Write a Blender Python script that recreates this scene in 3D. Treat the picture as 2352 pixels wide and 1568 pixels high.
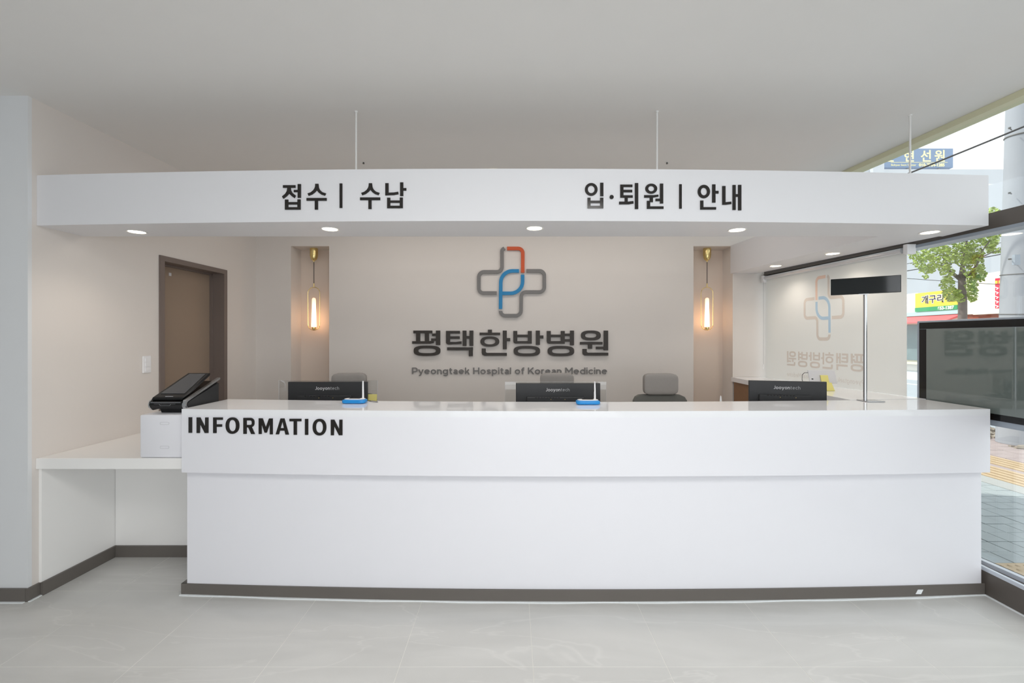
import bpy, bmesh, math, random
from mathutils import Vector, Matrix

for o in list(bpy.data.objects):
    bpy.data.objects.remove(o)
S = bpy.context.scene
C = S.collection
F, CX, HY, EYE = 1020.0, 1176.0, 778.0, 1.47

# ------------------------------------------------------------------ camera, world, sun, lights, exposure
cd = bpy.data.cameras.new('camera'); cam = bpy.data.objects.new('camera', cd); C.objects.link(cam)
cam.location = (0, 0, EYE); cam.rotation_euler = (math.pi / 2, 0, 0)
cd.sensor_width = 36; cd.lens = F * 36 / 2352; cd.shift_y = -6 / 2352; cd.clip_start = 0.05; cd.clip_end = 300
S.camera = cam

W = bpy.data.worlds.new('sky'); S.world = W; W.use_nodes = True
bg = W.node_tree.nodes['Background']
bg.inputs[0].default_value = (0.94, 0.97, 1.0, 1); bg.inputs[1].default_value = 1.35

def light(name, kind, loc, energy, color, rot=(0, 0, 0), size=1.0, size_y=None, spot=None):
    l = bpy.data.lights.new(name, kind); l.energy = energy; l.color = color
    if kind == 'AREA':
        l.size = size
        if size_y: l.shape = 'RECTANGLE'; l.size_y = size_y
    if kind in ('POINT', 'SPOT'): l.shadow_soft_size = size
    if spot: l.spot_size = spot; l.spot_blend = 0.8
    o = bpy.data.objects.new(name, l); C.objects.link(o); o.location = loc; o.rotation_euler = rot
    return o

sun = light('sun', 'SUN', (0, 0, 12), 3.2, (1.0, 0.95, 0.86))
sun.rotation_euler = Vector((0.55, -0.22, -0.80)).to_track_quat('-Z', 'Y').to_euler(); sun.data.angle = 0.02
# daylight through the shop front behind the camera, and the ceiling panels of the waiting area
light('shopfront_daylight', 'AREA', (0.5, -2.6, 1.5), 30, (0.93, 0.96, 1.0), (math.pi / 2, 0, 0), 3.4, 2.4)
light('waiting_ceiling_light', 'AREA', (0.15, 0.1, 2.75), 36, (1.0, 0.985, 0.96), (0, 0, 0), 1.6, 1.0)
light('staff_ceiling_light', 'AREA', (0.0, 3.75, 2.76), 11, (1.0, 0.93, 0.86), (0, 0, 0), 3.6, 0.5)

S.view_settings.view_transform = 'Standard'; S.view_settings.look = 'None'
S.view_settings.exposure = 0.30; S.view_settings.gamma = 1.0; S.view_settings.use_curve_mapping = False
S.cycles.use_denoising = True
S.cycles.max_bounces = 10; S.cycles.diffuse_bounces = 6; S.cycles.transparent_max_bounces = 12
S.cycles.sample_clamp_indirect = 8

# ------------------------------------------------------------------ materials
def lin(c):
    return tuple(((x / 255) / 12.92 if x / 255 <= 0.04045 else ((x / 255 + 0.055) / 1.055) ** 2.4) for x in c) + (1,)

def mat(name, rgb, rough=0.5, metal=0.0, var=0.03, scale=6.0, bump=0.0, bscale=80.0, emit=0.0, ior=1.45, spec=None, trans=0.0, coat=0.0):
    m = bpy.data.materials.new(name); m.use_nodes = True
    nt = m.node_tree; b = nt.nodes['Principled BSDF']; c = lin(rgb)
    b.inputs['Roughness'].default_value = rough; b.inputs['Metallic'].default_value = metal; b.inputs['IOR'].default_value = ior
    if spec is not None: b.inputs['Specular IOR Level'].default_value = spec
    b.inputs['Transmission Weight'].default_value = trans; b.inputs['Coat Weight'].default_value = coat
    g = nt.nodes.new('ShaderNodeNewGeometry')
    if var > 0:
        n = nt.nodes.new('ShaderNodeTexNoise'); n.inputs['Scale'].default_value = scale; n.inputs['Detail'].default_value = 4
        r = nt.nodes.new('ShaderNodeMix'); r.data_type = 'RGBA'
        r.inputs['A'].default_value = tuple(x * (1 - var) for x in c[:3]) + (1,)
        r.inputs['B'].default_value = tuple(min(1, x * (1 + var)) for x in c[:3]) + (1,)
        nt.links.new(g.outputs['Position'], n.inputs['Vector']); nt.links.new(n.outputs['Fac'], r.inputs['Factor'])
        nt.links.new(r.outputs['Result'], b.inputs['Base Color'])
    else:
        b.inputs['Base Color'].default_value = c
    if bump > 0:
        n2 = nt.nodes.new('ShaderNodeTexNoise'); n2.inputs['Scale'].default_value = bscale; n2.inputs['Detail'].default_value = 3
        bp = nt.nodes.new('ShaderNodeBump'); bp.inputs['Strength'].default_value = bump; bp.inputs['Distance'].default_value = 0.002
        nt.links.new(g.outputs['Position'], n2.inputs['Vector']); nt.links.new(n2.outputs['Fac'], bp.inputs['Height'])
        nt.links.new(bp.outputs['Normal'], b.inputs['Normal'])
    if emit > 0:
        b.inputs['Emission Color'].default_value = c; b.inputs['Emission Strength'].default_value = emit
    return m

def floor_mat():
    m = mat('polished_stone_tile', (196, 194, 188), 0.22, var=0)
    nt = m.node_tree; b = nt.nodes['Principled BSDF']
    g = nt.nodes.new('ShaderNodeNewGeometry')
    mp = nt.nodes.new('ShaderNodeMapping'); mp.inputs['Rotation'].default_value = (0, 0, 0.45); mp.inputs['Scale'].default_value = (0.7, 3.0, 1)
    n = nt.nodes.new('ShaderNodeTexNoise'); n.inputs['Scale'].default_value = 1.3; n.inputs['Detail'].default_value = 7; n.inputs['Distortion'].default_value = 1.0
    cr = nt.nodes.new('ShaderNodeValToRGB'); e = cr.color_ramp.elements
    e[0].position = 0.28; e[0].color = lin((196, 195, 192)); e[1].position = 0.75; e[1].color = lin((212, 211, 208))
    n2 = nt.nodes.new('ShaderNodeTexNoise'); n2.inputs['Scale'].default_value = 0.9; n2.inputs['Detail'].default_value = 5; n2.inputs['Distortion'].default_value = 0.6
    vr = nt.nodes.new('ShaderNodeValToRGB'); v = vr.color_ramp.elements
    v[0].position = 0.492; v[0].color = (0, 0, 0, 1); v[1].position = 0.5; v[1].color = (0.16, 0.16, 0.16, 1)
    v2 = vr.color_ramp.elements.new(0.508); v2.color = (0, 0, 0, 1)
    mx = nt.nodes.new('ShaderNodeMix'); mx.data_type = 'RGBA'; mx.inputs['B'].default_value = lin((240, 238, 234))
    L = nt.links.new
    L(g.outputs['Position'], mp.inputs['Vector']); L(mp.outputs[0], n.inputs['Vector']); L(mp.outputs[0], n2.inputs['Vector'])
    L(n.outputs['Fac'], cr.inputs['Fac']); L(n2.outputs['Fac'], vr.inputs['Fac']); L(vr.outputs['Color'], mx.inputs['Factor'])
    L(cr.outputs['Color'], mx.inputs['A']); L(mx.outputs['Result'], b.inputs['Base Color'])
    return m

def glass_mat(name, tint=(0.97, 0.99, 0.98), refl=0.07):
    m = bpy.data.materials.new(name); m.use_nodes = True; nt = m.node_tree; nt.nodes.clear()
    out = nt.nodes.new('ShaderNodeOutputMaterial'); t = nt.nodes.new('ShaderNodeBsdfTransparent'); t.inputs[0].default_value = tint + (1,)
    g = nt.nodes.new('ShaderNodeBsdfGlossy'); g.inputs['Roughness'].default_value = 0.01; g.inputs[0].default_value = (1, 1, 1, 1)
    mx = nt.nodes.new('ShaderNodeMixShader'); mx.inputs[0].default_value = refl
    nt.links.new(t.outputs[0], mx.inputs[1]); nt.links.new(g.outputs[0], mx.inputs[2]); nt.links.new(mx.outputs[0], out.inputs[0])
    return m

def lamp_tube_mat(zlo, zhi):
    m = bpy.data.materials.new('glowing_opal_tube'); m.use_nodes = True; nt = m.node_tree; b = nt.nodes['Principled BSDF']
    b.inputs['Roughness'].default_value = 0.3; b.inputs['Base Color'].default_value = (0.9, 0.85, 0.8, 1)
    g = nt.nodes.new('ShaderNodeNewGeometry'); s = nt.nodes.new('ShaderNodeSeparateXYZ')
    mr = nt.nodes.new('ShaderNodeMapRange'); mr.inputs['From Min'].default_value = zlo; mr.inputs['From Max'].default_value = zhi
    cr = nt.nodes.new('ShaderNodeValToRGB'); e = cr.color_ramp.elements
    e[0].position = 0; e[0].color = (1, 0.56, 0.28, 1); e[1].position = 1; e[1].color = (1, 0.64, 0.38, 1)
    mr2 = nt.nodes.new('ShaderNodeMapRange'); mr2.inputs['From Min'].default_value = 0; mr2.inputs['From Max'].default_value = 1
    mr2.inputs['To Min'].default_value = 9.0; mr2.inputs['To Max'].default_value = 0.62
    L = nt.links.new
    pw = nt.nodes.new('ShaderNodeMath'); pw.operation = 'POWER'; pw.inputs[1].default_value = 0.45
    L = nt.links.new
    L(g.outputs['Position'], s.inputs[0]); L(s.outputs['Z'], mr.inputs['Value']); L(mr.outputs[0], pw.inputs[0]); L(pw.outputs[0], mr2.inputs['Value'])
    L(mr.outputs[0], cr.inputs['Fac']); L(cr.outputs['Color'], b.inputs['Emission Color']); L(mr2.outputs[0], b.inputs['Emission Strength'])
    return m

def fabric_mat():
    m = bpy.data.materials.new('white_blind_fabric'); m.use_nodes = True; nt = m.node_tree; nt.nodes.clear()
    out = nt.nodes.new('ShaderNodeOutputMaterial'); d = nt.nodes.new('ShaderNodeBsdfDiffuse'); t = nt.nodes.new('ShaderNodeBsdfTranslucent')
    d.inputs[0].default_value = lin((242, 242, 240)); t.inputs[0].default_value = lin((242, 242, 240))
    mx = nt.nodes.new('ShaderNodeMixShader'); mx.inputs[0].default_value = 0.42
    w = nt.nodes.new('ShaderNodeTexNoise'); w.inputs['Scale'].default_value = 900; bp = nt.nodes.new('ShaderNodeBump'); bp.inputs['Strength'].default_value = 0.05
    nt.links.new(w.outputs['Fac'], bp.inputs['Height']); nt.links.new(bp.outputs[0], d.inputs['Normal'])
    nt.links.new(d.outputs[0], mx.inputs[1]); nt.links.new(t.outputs[0], mx.inputs[2]); nt.links.new(mx.outputs[0], out.inputs[0])
    return m

M = dict(
    paint=mat('warm_white_wall_paint', (221, 215, 210), 0.7, var=0.012, bump=0.05),
    paintc=mat('white_wall_paint', (222, 224, 226), 0.7, var=0.012, bump=0.05),
    ceil=mat('ceiling_paint', (232, 231, 229), 0.8, var=0.01, bump=0.04),
    niche=mat('niche_paint', (222, 208, 196), 0.7, var=0.012),
    white=mat('white_solid_surface', (238, 239, 242), 0.03, var=0.006),
    whitep=mat('white_lacquer_panel', (233, 233, 238), 0.28, var=0.006),
    white2=mat('white_laminate', (242, 241, 239), 0.25, var=0.006),
    canopy=mat('white_painted_canopy', (228, 228, 231), 0.5, var=0.008),
    base=mat('dark_taupe_baseboard', (104, 99, 94), 0.45, var=0.04),
    caulk=mat('white_sealant', (238, 242, 244), 0.4, var=0.05, scale=30),
    floor=floor_mat(),
    grout=mat('pale_grout', (222, 220, 214), 0.7),
    door=mat('beige_brown_door', (150, 132, 116), 0.5, var=0.02),
    doorf=mat('taupe_door_frame', (118, 106, 100), 0.45, var=0.02),
    letter=mat('black_acrylic', (38, 35, 33), 0.12, var=0.0),
    letterm=mat('brown_black_letter', (52, 46, 41), 0.5, var=0.0),
    lgrey=mat('grey_letter', (122, 120, 119), 0.5, var=0.0),
    lorange=mat('orange_emblem', (202, 84, 42), 0.5, var=0.0),
    lblue=mat('blue_emblem', (34, 130, 184), 0.5, var=0.0),
    brass=mat('polished_brass', (238, 216, 150), 0.24, metal=1.0, var=0.02),
    cordm=mat('dark_cord', (40, 38, 38), 0.6),
    diff=mat('downlight_diffuser', (255, 238, 214), 0.5, var=0, emit=9.0),
    rod=mat('white_rod', (232, 232, 230), 0.35, var=0.0),
    chrome=mat('brushed_aluminium', (205, 207, 210), 0.25, metal=1.0, var=0.02),
    anod=mat('pale_anodised_aluminium', (206, 212, 222), 0.3, metal=0.2),
    dark=mat('dark_bronze_aluminium', (98, 92, 87), 0.38, metal=0.1, var=0.03),
    olive=mat('olive_frame', (214, 212, 182), 0.6, var=0.02),
    glass=glass_mat('window_glass'),
    acrylic=glass_mat('clear_acrylic', (0.93, 0.94, 0.94), 0.04),
    black=mat('black_gloss_plastic', (16, 16, 17), 0.15, var=0),
    blackm=mat('black_matt_plastic', (46, 47, 49), 0.42, var=0.02),
    screen=mat('glossy_dark_screen', (100, 110, 108), 0.035, var=0, ior=1.9),
    screen2=mat('tinted_display_glass', (10, 16, 18), 0.05, var=0, ior=1.7),
    bezel=mat('silver_blue_bezel', (150, 160, 172), 0.35, metal=0.0, var=0.02),
    logo=mat('grey_print', (150, 152, 154), 0.5, var=0),
    fabric=mat('grey_seat_fabric', (122, 119, 116), 0.85, var=0.06, scale=60, bump=0.2, bscale=400),
    fabric2=mat('light_grey_fabric', (150, 146, 143), 0.85, var=0.05, scale=60, bump=0.2, bscale=400),
    frame=mat('dark_grey_frame', (88, 88, 86), 0.5),
    mesh=mat('grey_chair_mesh', (104, 104, 100), 0.8, var=0.1, scale=200),
    blue=mat('blue_plastic', (30, 140, 214), 0.25, var=0.0),
    wplastic=mat('white_plastic', (236, 236, 238), 0.35, var=0.0),
    yellow=mat('yellow_plastic', (222, 212, 130), 0.5, var=0.02),
    silver=mat('silver_tablet', (205, 205, 208), 0.35, var=0.01),
    wood=mat('brown_wood_panel', (142, 108, 80), 0.5, var=0.1, scale=20),
    blind=fabric_mat(),
    pgrey=mat('pale_grey_decal', (219, 212, 205), 0.6, var=0), pgrey2=mat('paler_grey_decal', (228, 225, 221), 0.6, var=0),
    porange=mat('pale_peach_decal', (240, 213, 197), 0.6, var=0), pblue=mat('pale_blue_decal', (182, 210, 232), 0.6, var=0),
    paver=mat('blue_grey_paver', (150, 158, 162), 0.85, var=0.14, scale=8, bump=0.5, bscale=120),
    pink=mat('pink_paver', (158, 146, 146), 0.85, var=0.12, scale=8, bump=0.5, bscale=120),
    tact=mat('yellow_tactile_paver', (178, 158, 130), 0.8, var=0.1, scale=14),
    kerb=mat('granite_kerb', (158, 160, 160), 0.85, var=0.08, scale=20),
    joint=mat('dark_paving_joint', (74, 76, 76), 0.9, var=0.1),
    asphalt=mat('sunlit_asphalt', (150, 158, 166), 0.95, var=0.1, scale=10),
    roadline_sun=mat('white_lines_and_sun_patch', (240, 240, 238), 0.8),  # road lines, and the sun brightness painted on the road
    rubble=mat('stone_rubble', (150, 142, 132), 0.9, var=0.35, scale=9),
    concrete=mat('pole_concrete', (156, 160, 168), 0.85, var=0.07, scale=5, bump=0.3),
    wire=mat('black_cable', (34, 34, 38), 0.6, var=0),
    bark=mat('tree_bark', (112, 102, 98), 0.9, var=0.2, scale=20, bump=0.8, bscale=40),
    leaf=mat('ginkgo_leaf', (150, 170, 78), 0.6, var=0.45, scale=7),
    bgrey=mat('pale_grey_render', (196, 200, 206), 0.9, var=0.04, scale=0.7),
    bcream=mat('cream_render', (236, 232, 212), 0.9, var=0.04, scale=0.9),
    signyel=mat('yellow_sign', (216, 198, 66), 0.6, var=0.02), signgrn=mat('green_sign', (40, 150, 96), 0.6, var=0.02),
    signblu=mat('blue_billboard', (128, 148, 178), 0.6, var=0.05), signred=mat('red_sign', (206, 40, 70), 0.6, var=0.02),
    cream=mat('cream_lettering', (250, 240, 190), 0.7, var=0), swhite=mat('white_lettering', (250, 250, 250), 0.7, var=0),
    teal=mat('pale_teal_panel', (166, 216, 212), 0.7, var=0.02), awn=mat('red_awning', (226, 96, 100), 0.8, var=0.04),
    brick=mat('brown_shopfront', (140, 74, 54), 0.8, var=0.15), shopg=mat('shop_window', (120, 138, 142), 0.15, var=0.2, scale=2),
)

# ------------------------------------------------------------------ mesh helpers
class B:
    def __init__(s): s.bm = bmesh.new()
    def box(s, x0, x1, y0, y1, z0, z1, f=None, bev=0):
        bm2 = bmesh.new()
        vs = [bm2.verts.new(p) for p in ((x0, y0, z0), (x1, y0, z0), (x1, y1, z0), (x0, y1, z0), (x0, y0, z1), (x1, y0, z1), (x1, y1, z1), (x0, y1, z1))]
        for q in ((3, 2, 1, 0), (4, 5, 6, 7), (0, 1, 5, 4), (1, 2, 6, 5), (2, 3, 7, 6), (3, 0, 4, 7)):
            bm2.faces.new([vs[i] for i in q])
        if bev: bmesh.ops.bevel(bm2, geom=bm2.edges[:], offset=bev, segments=2 if bev > 0.002 else 1, affect='EDGES', profile=0.5)
        if f:
            for v in bm2.verts: v.co = f(v.co)
        me = bpy.data.meshes.new('tmp'); bm2.to_mesh(me); s.bm.from_mesh(me); bpy.data.meshes.remove(me); bm2.free()
        return s
    def prism(s, pts, d0, d1, fn):
        # pts 2D outline; fn(u, v, d) -> point
        a = [s.bm.verts.new(fn(u, v, d0)) for u, v in pts]; b = [s.bm.verts.new(fn(u, v, d1)) for u, v in pts]
        n = len(pts)
        try:
            s.bm.faces.new(a); s.bm.faces.new(b[::-1])
        except ValueError: pass
        for i in range(n): s.bm.faces.new((a[i], b[i], b[(i + 1) % n], a[(i + 1) % n]))
        return s
    def strip(s, outer, inner, d0, d1, fn, closed):
        n = len(outer)
        ao, ai, bo, bi = ([s.bm.verts.new(fn(u, v, d)) for u, v in L] for L, d in ((outer, d0), (inner, d0), (outer, d1), (inner, d1)))
        for i in range(n if closed else n - 1):
            j = (i + 1) % n
            s.bm.faces.new((ao[i], ao[j], ai[j], ai[i])); s.bm.faces.new((bo[j], bo[i], bi[i], bi[j]))
            s.bm.faces.new((ao[j], ao[i], bo[i], bo[j])); s.bm.faces.new((ai[i], ai[j], bi[j], bi[i]))
        if not closed:
            for k in (0, n - 1): s.bm.faces.new((ao[k], ai[k], bi[k], bo[k]))
        return s
    def tube(s, pts, r, n=8, closed=False):
        pts = [Vector(p) for p in pts]; rings = []
        m = len(pts)
        for i, p in enumerate(pts):
            if closed: t = pts[(i + 1) % m] - pts[i - 1]
            else: t = pts[min(i + 1, m - 1)] - pts[max(i - 1, 0)]
            t.normalize(); up = Vector((0, 0, 1)) if abs(t.z) < 0.9 else Vector((0, 1, 0))
            a = t.cross(up).normalized(); b = t.cross(a).normalized(); rr = r[i] if isinstance(r, (list, tuple)) else r
            rings.append([s.bm.verts.new(p + (a * math.cos(k * 2 * math.pi / n) + b * math.sin(k * 2 * math.pi / n)) * rr) for k in range(n)])
        for i in range(m if closed else m - 1):
            A, Bq = rings[i], rings[(i + 1) % m]
            for k in range(n): s.bm.faces.new((A[k], A[(k + 1) % n], Bq[(k + 1) % n], Bq[k]))
        if not closed: s.bm.faces.new(rings[0][::-1]); s.bm.faces.new(rings[-1])
        return s
    def lathe(s, prof, c=(0, 0, 0), n=24, cap=True):
        rings = [[s.bm.verts.new((c[0] + r * math.cos(k * 2 * math.pi / n), c[1] + r * math.sin(k * 2 * math.pi / n), c[2] + z)) for k in range(n)] for r, z in prof]
        for A, Q in zip(rings, rings[1:]):
            for k in range(n): s.bm.faces.new((A[k], A[(k + 1) % n], Q[(k + 1) % n], Q[k]))
        if cap: s.bm.faces.new(rings[0][::-1]); s.bm.faces.new(rings[-1])
        return s
    def cushion(s, c, dim, bulge=0.0, curve=0.0, rnd=0.35):
        bm2 = bmesh.new(); bmesh.ops.create_cube(bm2, size=1.0)
        bmesh.ops.bevel(bm2, geom=bm2.edges[:], offset=rnd * 0.5, segments=4, affect='EDGES', profile=0.6)
        for v in bm2.verts:
            x, y, z = v.co; v.co = (c[0] + x * dim[0], c[1] + y * dim[1] + curve * (x * 2) ** 2, c[2] + z * dim[2])
        me = bpy.data.meshes.new('tmp'); bm2.to_mesh(me); s.bm.from_mesh(me); bpy.data.meshes.remove(me); bm2.free()
        return s
    def obj(s, name, m, parent=None, smooth=False, **props):
        bmesh.ops.remove_doubles(s.bm, verts=s.bm.verts[:], dist=1e-6)
        bmesh.ops.recalc_face_normals(s.bm, faces=s.bm.faces[:])
        me = bpy.data.meshes.new(name); s.bm.to_mesh(me); s.bm.free()
        if smooth:
            for p in me.polygons: p.use_smooth = True
            me.set_sharp_from_angle(angle=math.radians(40))
        me.materials.append(M[m] if isinstance(m, str) else m)
        o = bpy.data.objects.new(name, me); C.objects.link(o)
        if parent is not None:
            o.parent = parent; o.matrix_parent_inverse = parent.matrix_world.inverted() if parent.type != 'EMPTY' else Matrix.Translation(-parent.location)
        for k, v in props.items(): o[k] = v
        return o

def empty(name, loc=(0, 0, 0), **props):
    o = bpy.data.objects.new(name, None); C.objects.link(o); o.location = loc; o.empty_display_size = 0.1
    for k, v in props.items(): o[k] = v
    return o

def P(px, py, Y):
    return Vector(((px - CX) * Y / F, Y, EYE + (HY - py) * Y / F))
def copy_tree(o, parent=None):
    c = o.copy(); C.objects.link(c)
    if parent is not None: c.parent = parent
    for ch in o.children: copy_tree(ch, c)
    return c

# flat shape drawing in 2D
def ell(cx, cy, rx, ry, n=32, e=2.0):
    r = []
    for k in range(n):
        a = 2 * math.pi * k / n; ca, sa = math.cos(a), math.sin(a)
        r.append((cx + rx * math.copysign(abs(ca) ** (2 / e), ca), cy + ry * math.copysign(abs(sa) ** (2 / e), sa)))
    return r
def rect(x0, y0, x1, y1): return ('p', [(x0, y0), (x1, y0), (x1, y1), (x0, y1)])
def ring(cx, cy, rx, ry, ix, iy, e=2.0): return ('r', ell(cx, cy, rx, ry, 36, e), ell(cx, cy, ix, iy, 36, e))
def rounded(pts, rads):
    out = []
    for i, p in enumerate(pts):
        if i in (0, len(pts) - 1) or rads[i] == 0: out.append(p); continue
        p = Vector(p); a = (Vector(pts[i - 1]) - p); b = (Vector(pts[i + 1]) - p); r = rads[i]
        a.normalize(); b.normalize(); half = a.angle(b) / 2; t = r / math.tan(half)
        s0, s1 = p + a * t, p + b * t; cen = p + (a + b).normalized() * (r / math.sin(half))
        a0 = math.atan2((s0 - cen).y, (s0 - cen).x); a1 = math.atan2((s1 - cen).y, (s1 - cen).x); d = (a1 - a0 + math.pi) % (2 * math.pi) - math.pi
        for k in range(9): out.append((cen.x + r * math.cos(a0 + d * k / 8), cen.y + r * math.sin(a0 + d * k / 8)))
    return out
def stroke(pts, w, rads=None):
    if rads: pts = rounded(pts, rads)
    q = [Vector(pts[0])]
    for p in pts[1:]:
        if (Vector(p) - q[-1]).length > 1e-4: q.append(Vector(p))
    L, R = [], []
    for i, p in enumerate(q):
        d0 = (q[i] - q[i - 1]).normalized() if i else (q[1] - q[0]).normalized()
        d1 = (q[i + 1] - q[i]).normalized() if i < len(q) - 1 else d0
        t = (d0 + d1).normalized(); n = Vector((-t.y, t.x)); k = w / 2 / max(0.4, n.dot(Vector((-d0.y, d0.x))))
        L.append(tuple(p + n * k)); R.append(tuple(p - n * k))
    return ('s', L, R)
def poly(*pts): return ('p', list(pts))
def draw(b, shapes, fn, d0, d1):
    for k, sh in enumerate(shapes):
        if k: d1 += (d1 - d0) * 0.03              # overlapping strokes step forward a hair
        if sh[0] == 'p': b.prism(sh[1], d0, d1, fn)
        elif sh[0] == 'r': b.strip(sh[1], sh[2], d0, d1, fn, True)
        else: b.strip(sh[1], sh[2], d0, d1, fn, False)

# ------------------------------------------------------------------ ROOM SHELL
ZC = 2.835                                   # ceiling
YB = 4.60                                    # back wall
def XL(y): return -2.72 + 0.07 * (y - 2.5) / 2.1
def XF(y): return 3.03 - 0.08 * y            # glass facade plane

# floor: slab plus individual stone tiles
fl = B().box(-5.2, 2.72, -3.2, 5.0, -0.3, -0.0006).obj('floor', 'grout', kind='structure')
t = B().box(0, 0.5975, 0, 0.5975, -0.002, 0.0, bev=0.0004)
tile0 = t.obj('floor_tile', 'floor', fl)
first = True
for i in range(-8, 5):
    for j in range(-3, 5):
        x0, y0 = 0.0947 + 0.6 * i, 1.991 + 0.6 * j
        if x0 < -5.1 or y0 > YB: continue
        if first: o = tile0; first = False
        elif x0 + 0.6 > 2.72: o = B().box(0, 2.716 - x0, 0, 0.5975, -0.002, 0.0, bev=0.0004).obj('floor_tile', 'floor', fl)
        else: o = tile0.copy(); C.objects.link(o)
        o.location = (x0 + 0.0012, y0 + 0.0012, 0)
B().box(-5.2, 2.72, -3.2, 0.19, -0.0005, -0.0001).obj('front_tiling', 'floor', fl, kind='stuff')

# ceiling with the storeys above it
B().box(-5.4, 2.78, -3.2, 5.4, ZC, 6.7, lambda v: Vector((XF(v.y) - 0.03 if v.x > 0 else v.x, v.y, v.z))).obj('ceiling', 'ceil', kind='structure')
# walls
b = B()
for (y0, y1, z0, z1) in ((2.5, 3.383, 0, ZC), (4.14, 4.82, 0, ZC), (3.383, 4.14, 2.109, ZC)):
    b.box(0, 1, y0, y1, z0, z1, lambda v: Vector((XL(v.y) if v.x > 0.5 else -3.1, v.y, v.z)))
wl = b.obj('wall_left', 'paint', kind='structure')
B().box(-5.2, XL(2.5) + 0.0005, 2.494, 2.70, 0, ZC).obj('wall_front_left', 'paintc', kind='structure')
B().box(-5.4, -5.2, -3.2, 2.7, 0, ZC).obj('wall_far_left', 'paintc', kind='structure')
XN = ((-2.29, -1.894), (1.880, 2.286))       # niches
ZN = 2.43
b = B()
b.box(-3.1, XN[0][0], YB, 4.82, 0, ZC); b.box(XN[0][1], XN[1][0], YB, 4.82, 0, ZC); b.box(XN[1][1], 2.70, YB, 4.82, 0, ZC)
for a, c in XN: b.box(a, c, YB, 4.82, ZN, ZC)
b.obj('wall_back', 'paint', kind='structure')
B().box(-3.1, 2.75, 4.82, 5.0, 0, ZC).obj('wall_niche', 'niche', kind='structure')

B().box(-5.4, -1.4, -3.4, -3.2, 0, ZC).box(-1.4, 3.2, -3.4, -3.2, 2.45, ZC).obj('wall_light_block', 'paintc', kind='structure')  # unseen wall added behind the camera to hold back daylight on the left
# baseboards with sealant bead
def run(name, pts, h=0.072, t=0.014):
    b = B(); c = B()
    for (x0, y0), (x1, y1) in zip(pts, pts[1:]):
        d = Vector((x1 - x0, y1 - y0)).normalized(); n = Vector((d.y, -d.x))
        for bb, tt, z0, z1, off in ((b, t, 0, h, 0), (c, 0.012, 0.0, 0.0035, t)):
            P0 = Vector((x0, y0)) + n * off; P1 = Vector((x1, y1)) + n * off
            q = [P0, P1, P1 + n * tt, P0 + n * tt]
            bb.prism([(p.x, p.y) for p in q], z0, z1, lambda u, v, dd: (u, v, dd))
    o = b.obj(name, 'base', kind='structure'); c.obj('sealant_bead', 'caulk', o)
run('baseboard_left', [(-5.2, 2.494), (-2.72, 2.494)])
run('baseboard_corner', [(-2.72, 2.482), (-2.719, 2.55)])
run('baseboard_left_rear', [(XL(3.03), 3.03), (XL(4.6), 4.6)])
run('baseboard_back', [(-2.64, 4.6), (-2.29, 4.6)])

# door in the left wall
dr = empty('door_1', (XL(3.76), 3.76, 0), kind='structure')
def dw(v): return Vector((XL(v.y) + v.x, v.y, v.z))
B().box(-0.16, 0.012, 3.383, 3.425, 0, 2.109, dw).obj('door_frame', 'doorf', dr)
B().box(-0.16, 0.012, 4.098, 4.14, 0, 2.109, dw).obj('door_frame', 'doorf', dr)
B().box(-0.16, 0.012, 3.425, 4.098, 2.069, 2.109, dw).obj('door_frame', 'doorf', dr)
B().box(-0.115, -0.095, 3.425, 3.44, 0, 2.069, dw).box(-0.115, -0.095, 4.083, 4.098, 0, 2.069, dw).box(-0.115, -0.095, 3.425, 4.098, 2.054, 2.069, dw).obj('door_stop', 'doorf', dr)
B().box(-0.155, -0.115, 3.43, 4.093, 0.005, 2.064, dw).obj('door_leaf', 'door', dr)
B().box(-0.1149, -0.1135, 3.62, 3.645, 1.985, 2.01, dw).obj('door_number_tag', 'silver', dr)
B().tube([dw(Vector((-0.115, 4.03, 1.0))), dw(Vector((-0.06, 4.03, 1.0))), dw(Vector((-0.06, 3.92, 1.0)))], 0.009).obj('door_handle', 'chrome', dr)

# light switch
sw = empty('light_switch', (XL(3.27), 3.27, 1.28), label='white three gang light switch on the left wall beside the brown door', category='switch')
B().box(0.0005, 0.009, 3.235, 3.305, 1.22, 1.345, dw, bev=0.002).obj('switch_plate', 'wplastic', sw)
for k in range(3):
    B().box(0.009, 0.013, 3.252, 3.288, 1.232 + k * 0.034, 1.262 + k * 0.034, dw).obj('rocker', 'wplastic', sw)

# glass facade on the right
wf = empty('window_1', (2.85, 2.0, 0), kind='structure')
def fx(off0, off1, y0, y1, z0, z1, bb=None):
    return (bb or B()).box(0, 1, y0, y1, z0, z1, lambda v: Vector((XF(v.y) + (off0 if v.x < 0.5 else off1), v.y, v.z)))
fx(-0.004, 0.004, -3.1, 4.8, 0.135, 2.095).obj('glass_pane', 'glass', wf)
fx(-0.004, 0.004, -3.1, 4.8, 2.19, 2.80).obj('glass_pane', 'glass', wf)
fx(-0.05, 0.06, -3.1, 4.8, 2.105, 2.20).obj('transom', 'dark', wf)
fx(-0.058, 0.05, -3.1, 4.8, 2.085, 2.105).obj('transom_trim', 'bezel', wf)
fx(-0.05, 0.05, -3.1, 4.8, 2.797, 2.834).obj('head_frame', 'olive', wf)
for y in (-1.4, 0.55): fx(-0.045, 0.05, y, y + 0.06, 0.15, 2.80).obj('mullion', 'dark', wf)
def sx(v): return Vector((2.72 if v.x < 0.5 else XF(v.y) + v.x - 0.95, v.y, v.z))
B().box(0, 1, -3.1, 4.6, -0.25, 0.135, sx).obj('window_sill', 'dark', wf)
B().box(2.72, 2.738, -3.1, 4.6, 0.135, 0.156).obj('sill_rail', 'anod', wf)
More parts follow.
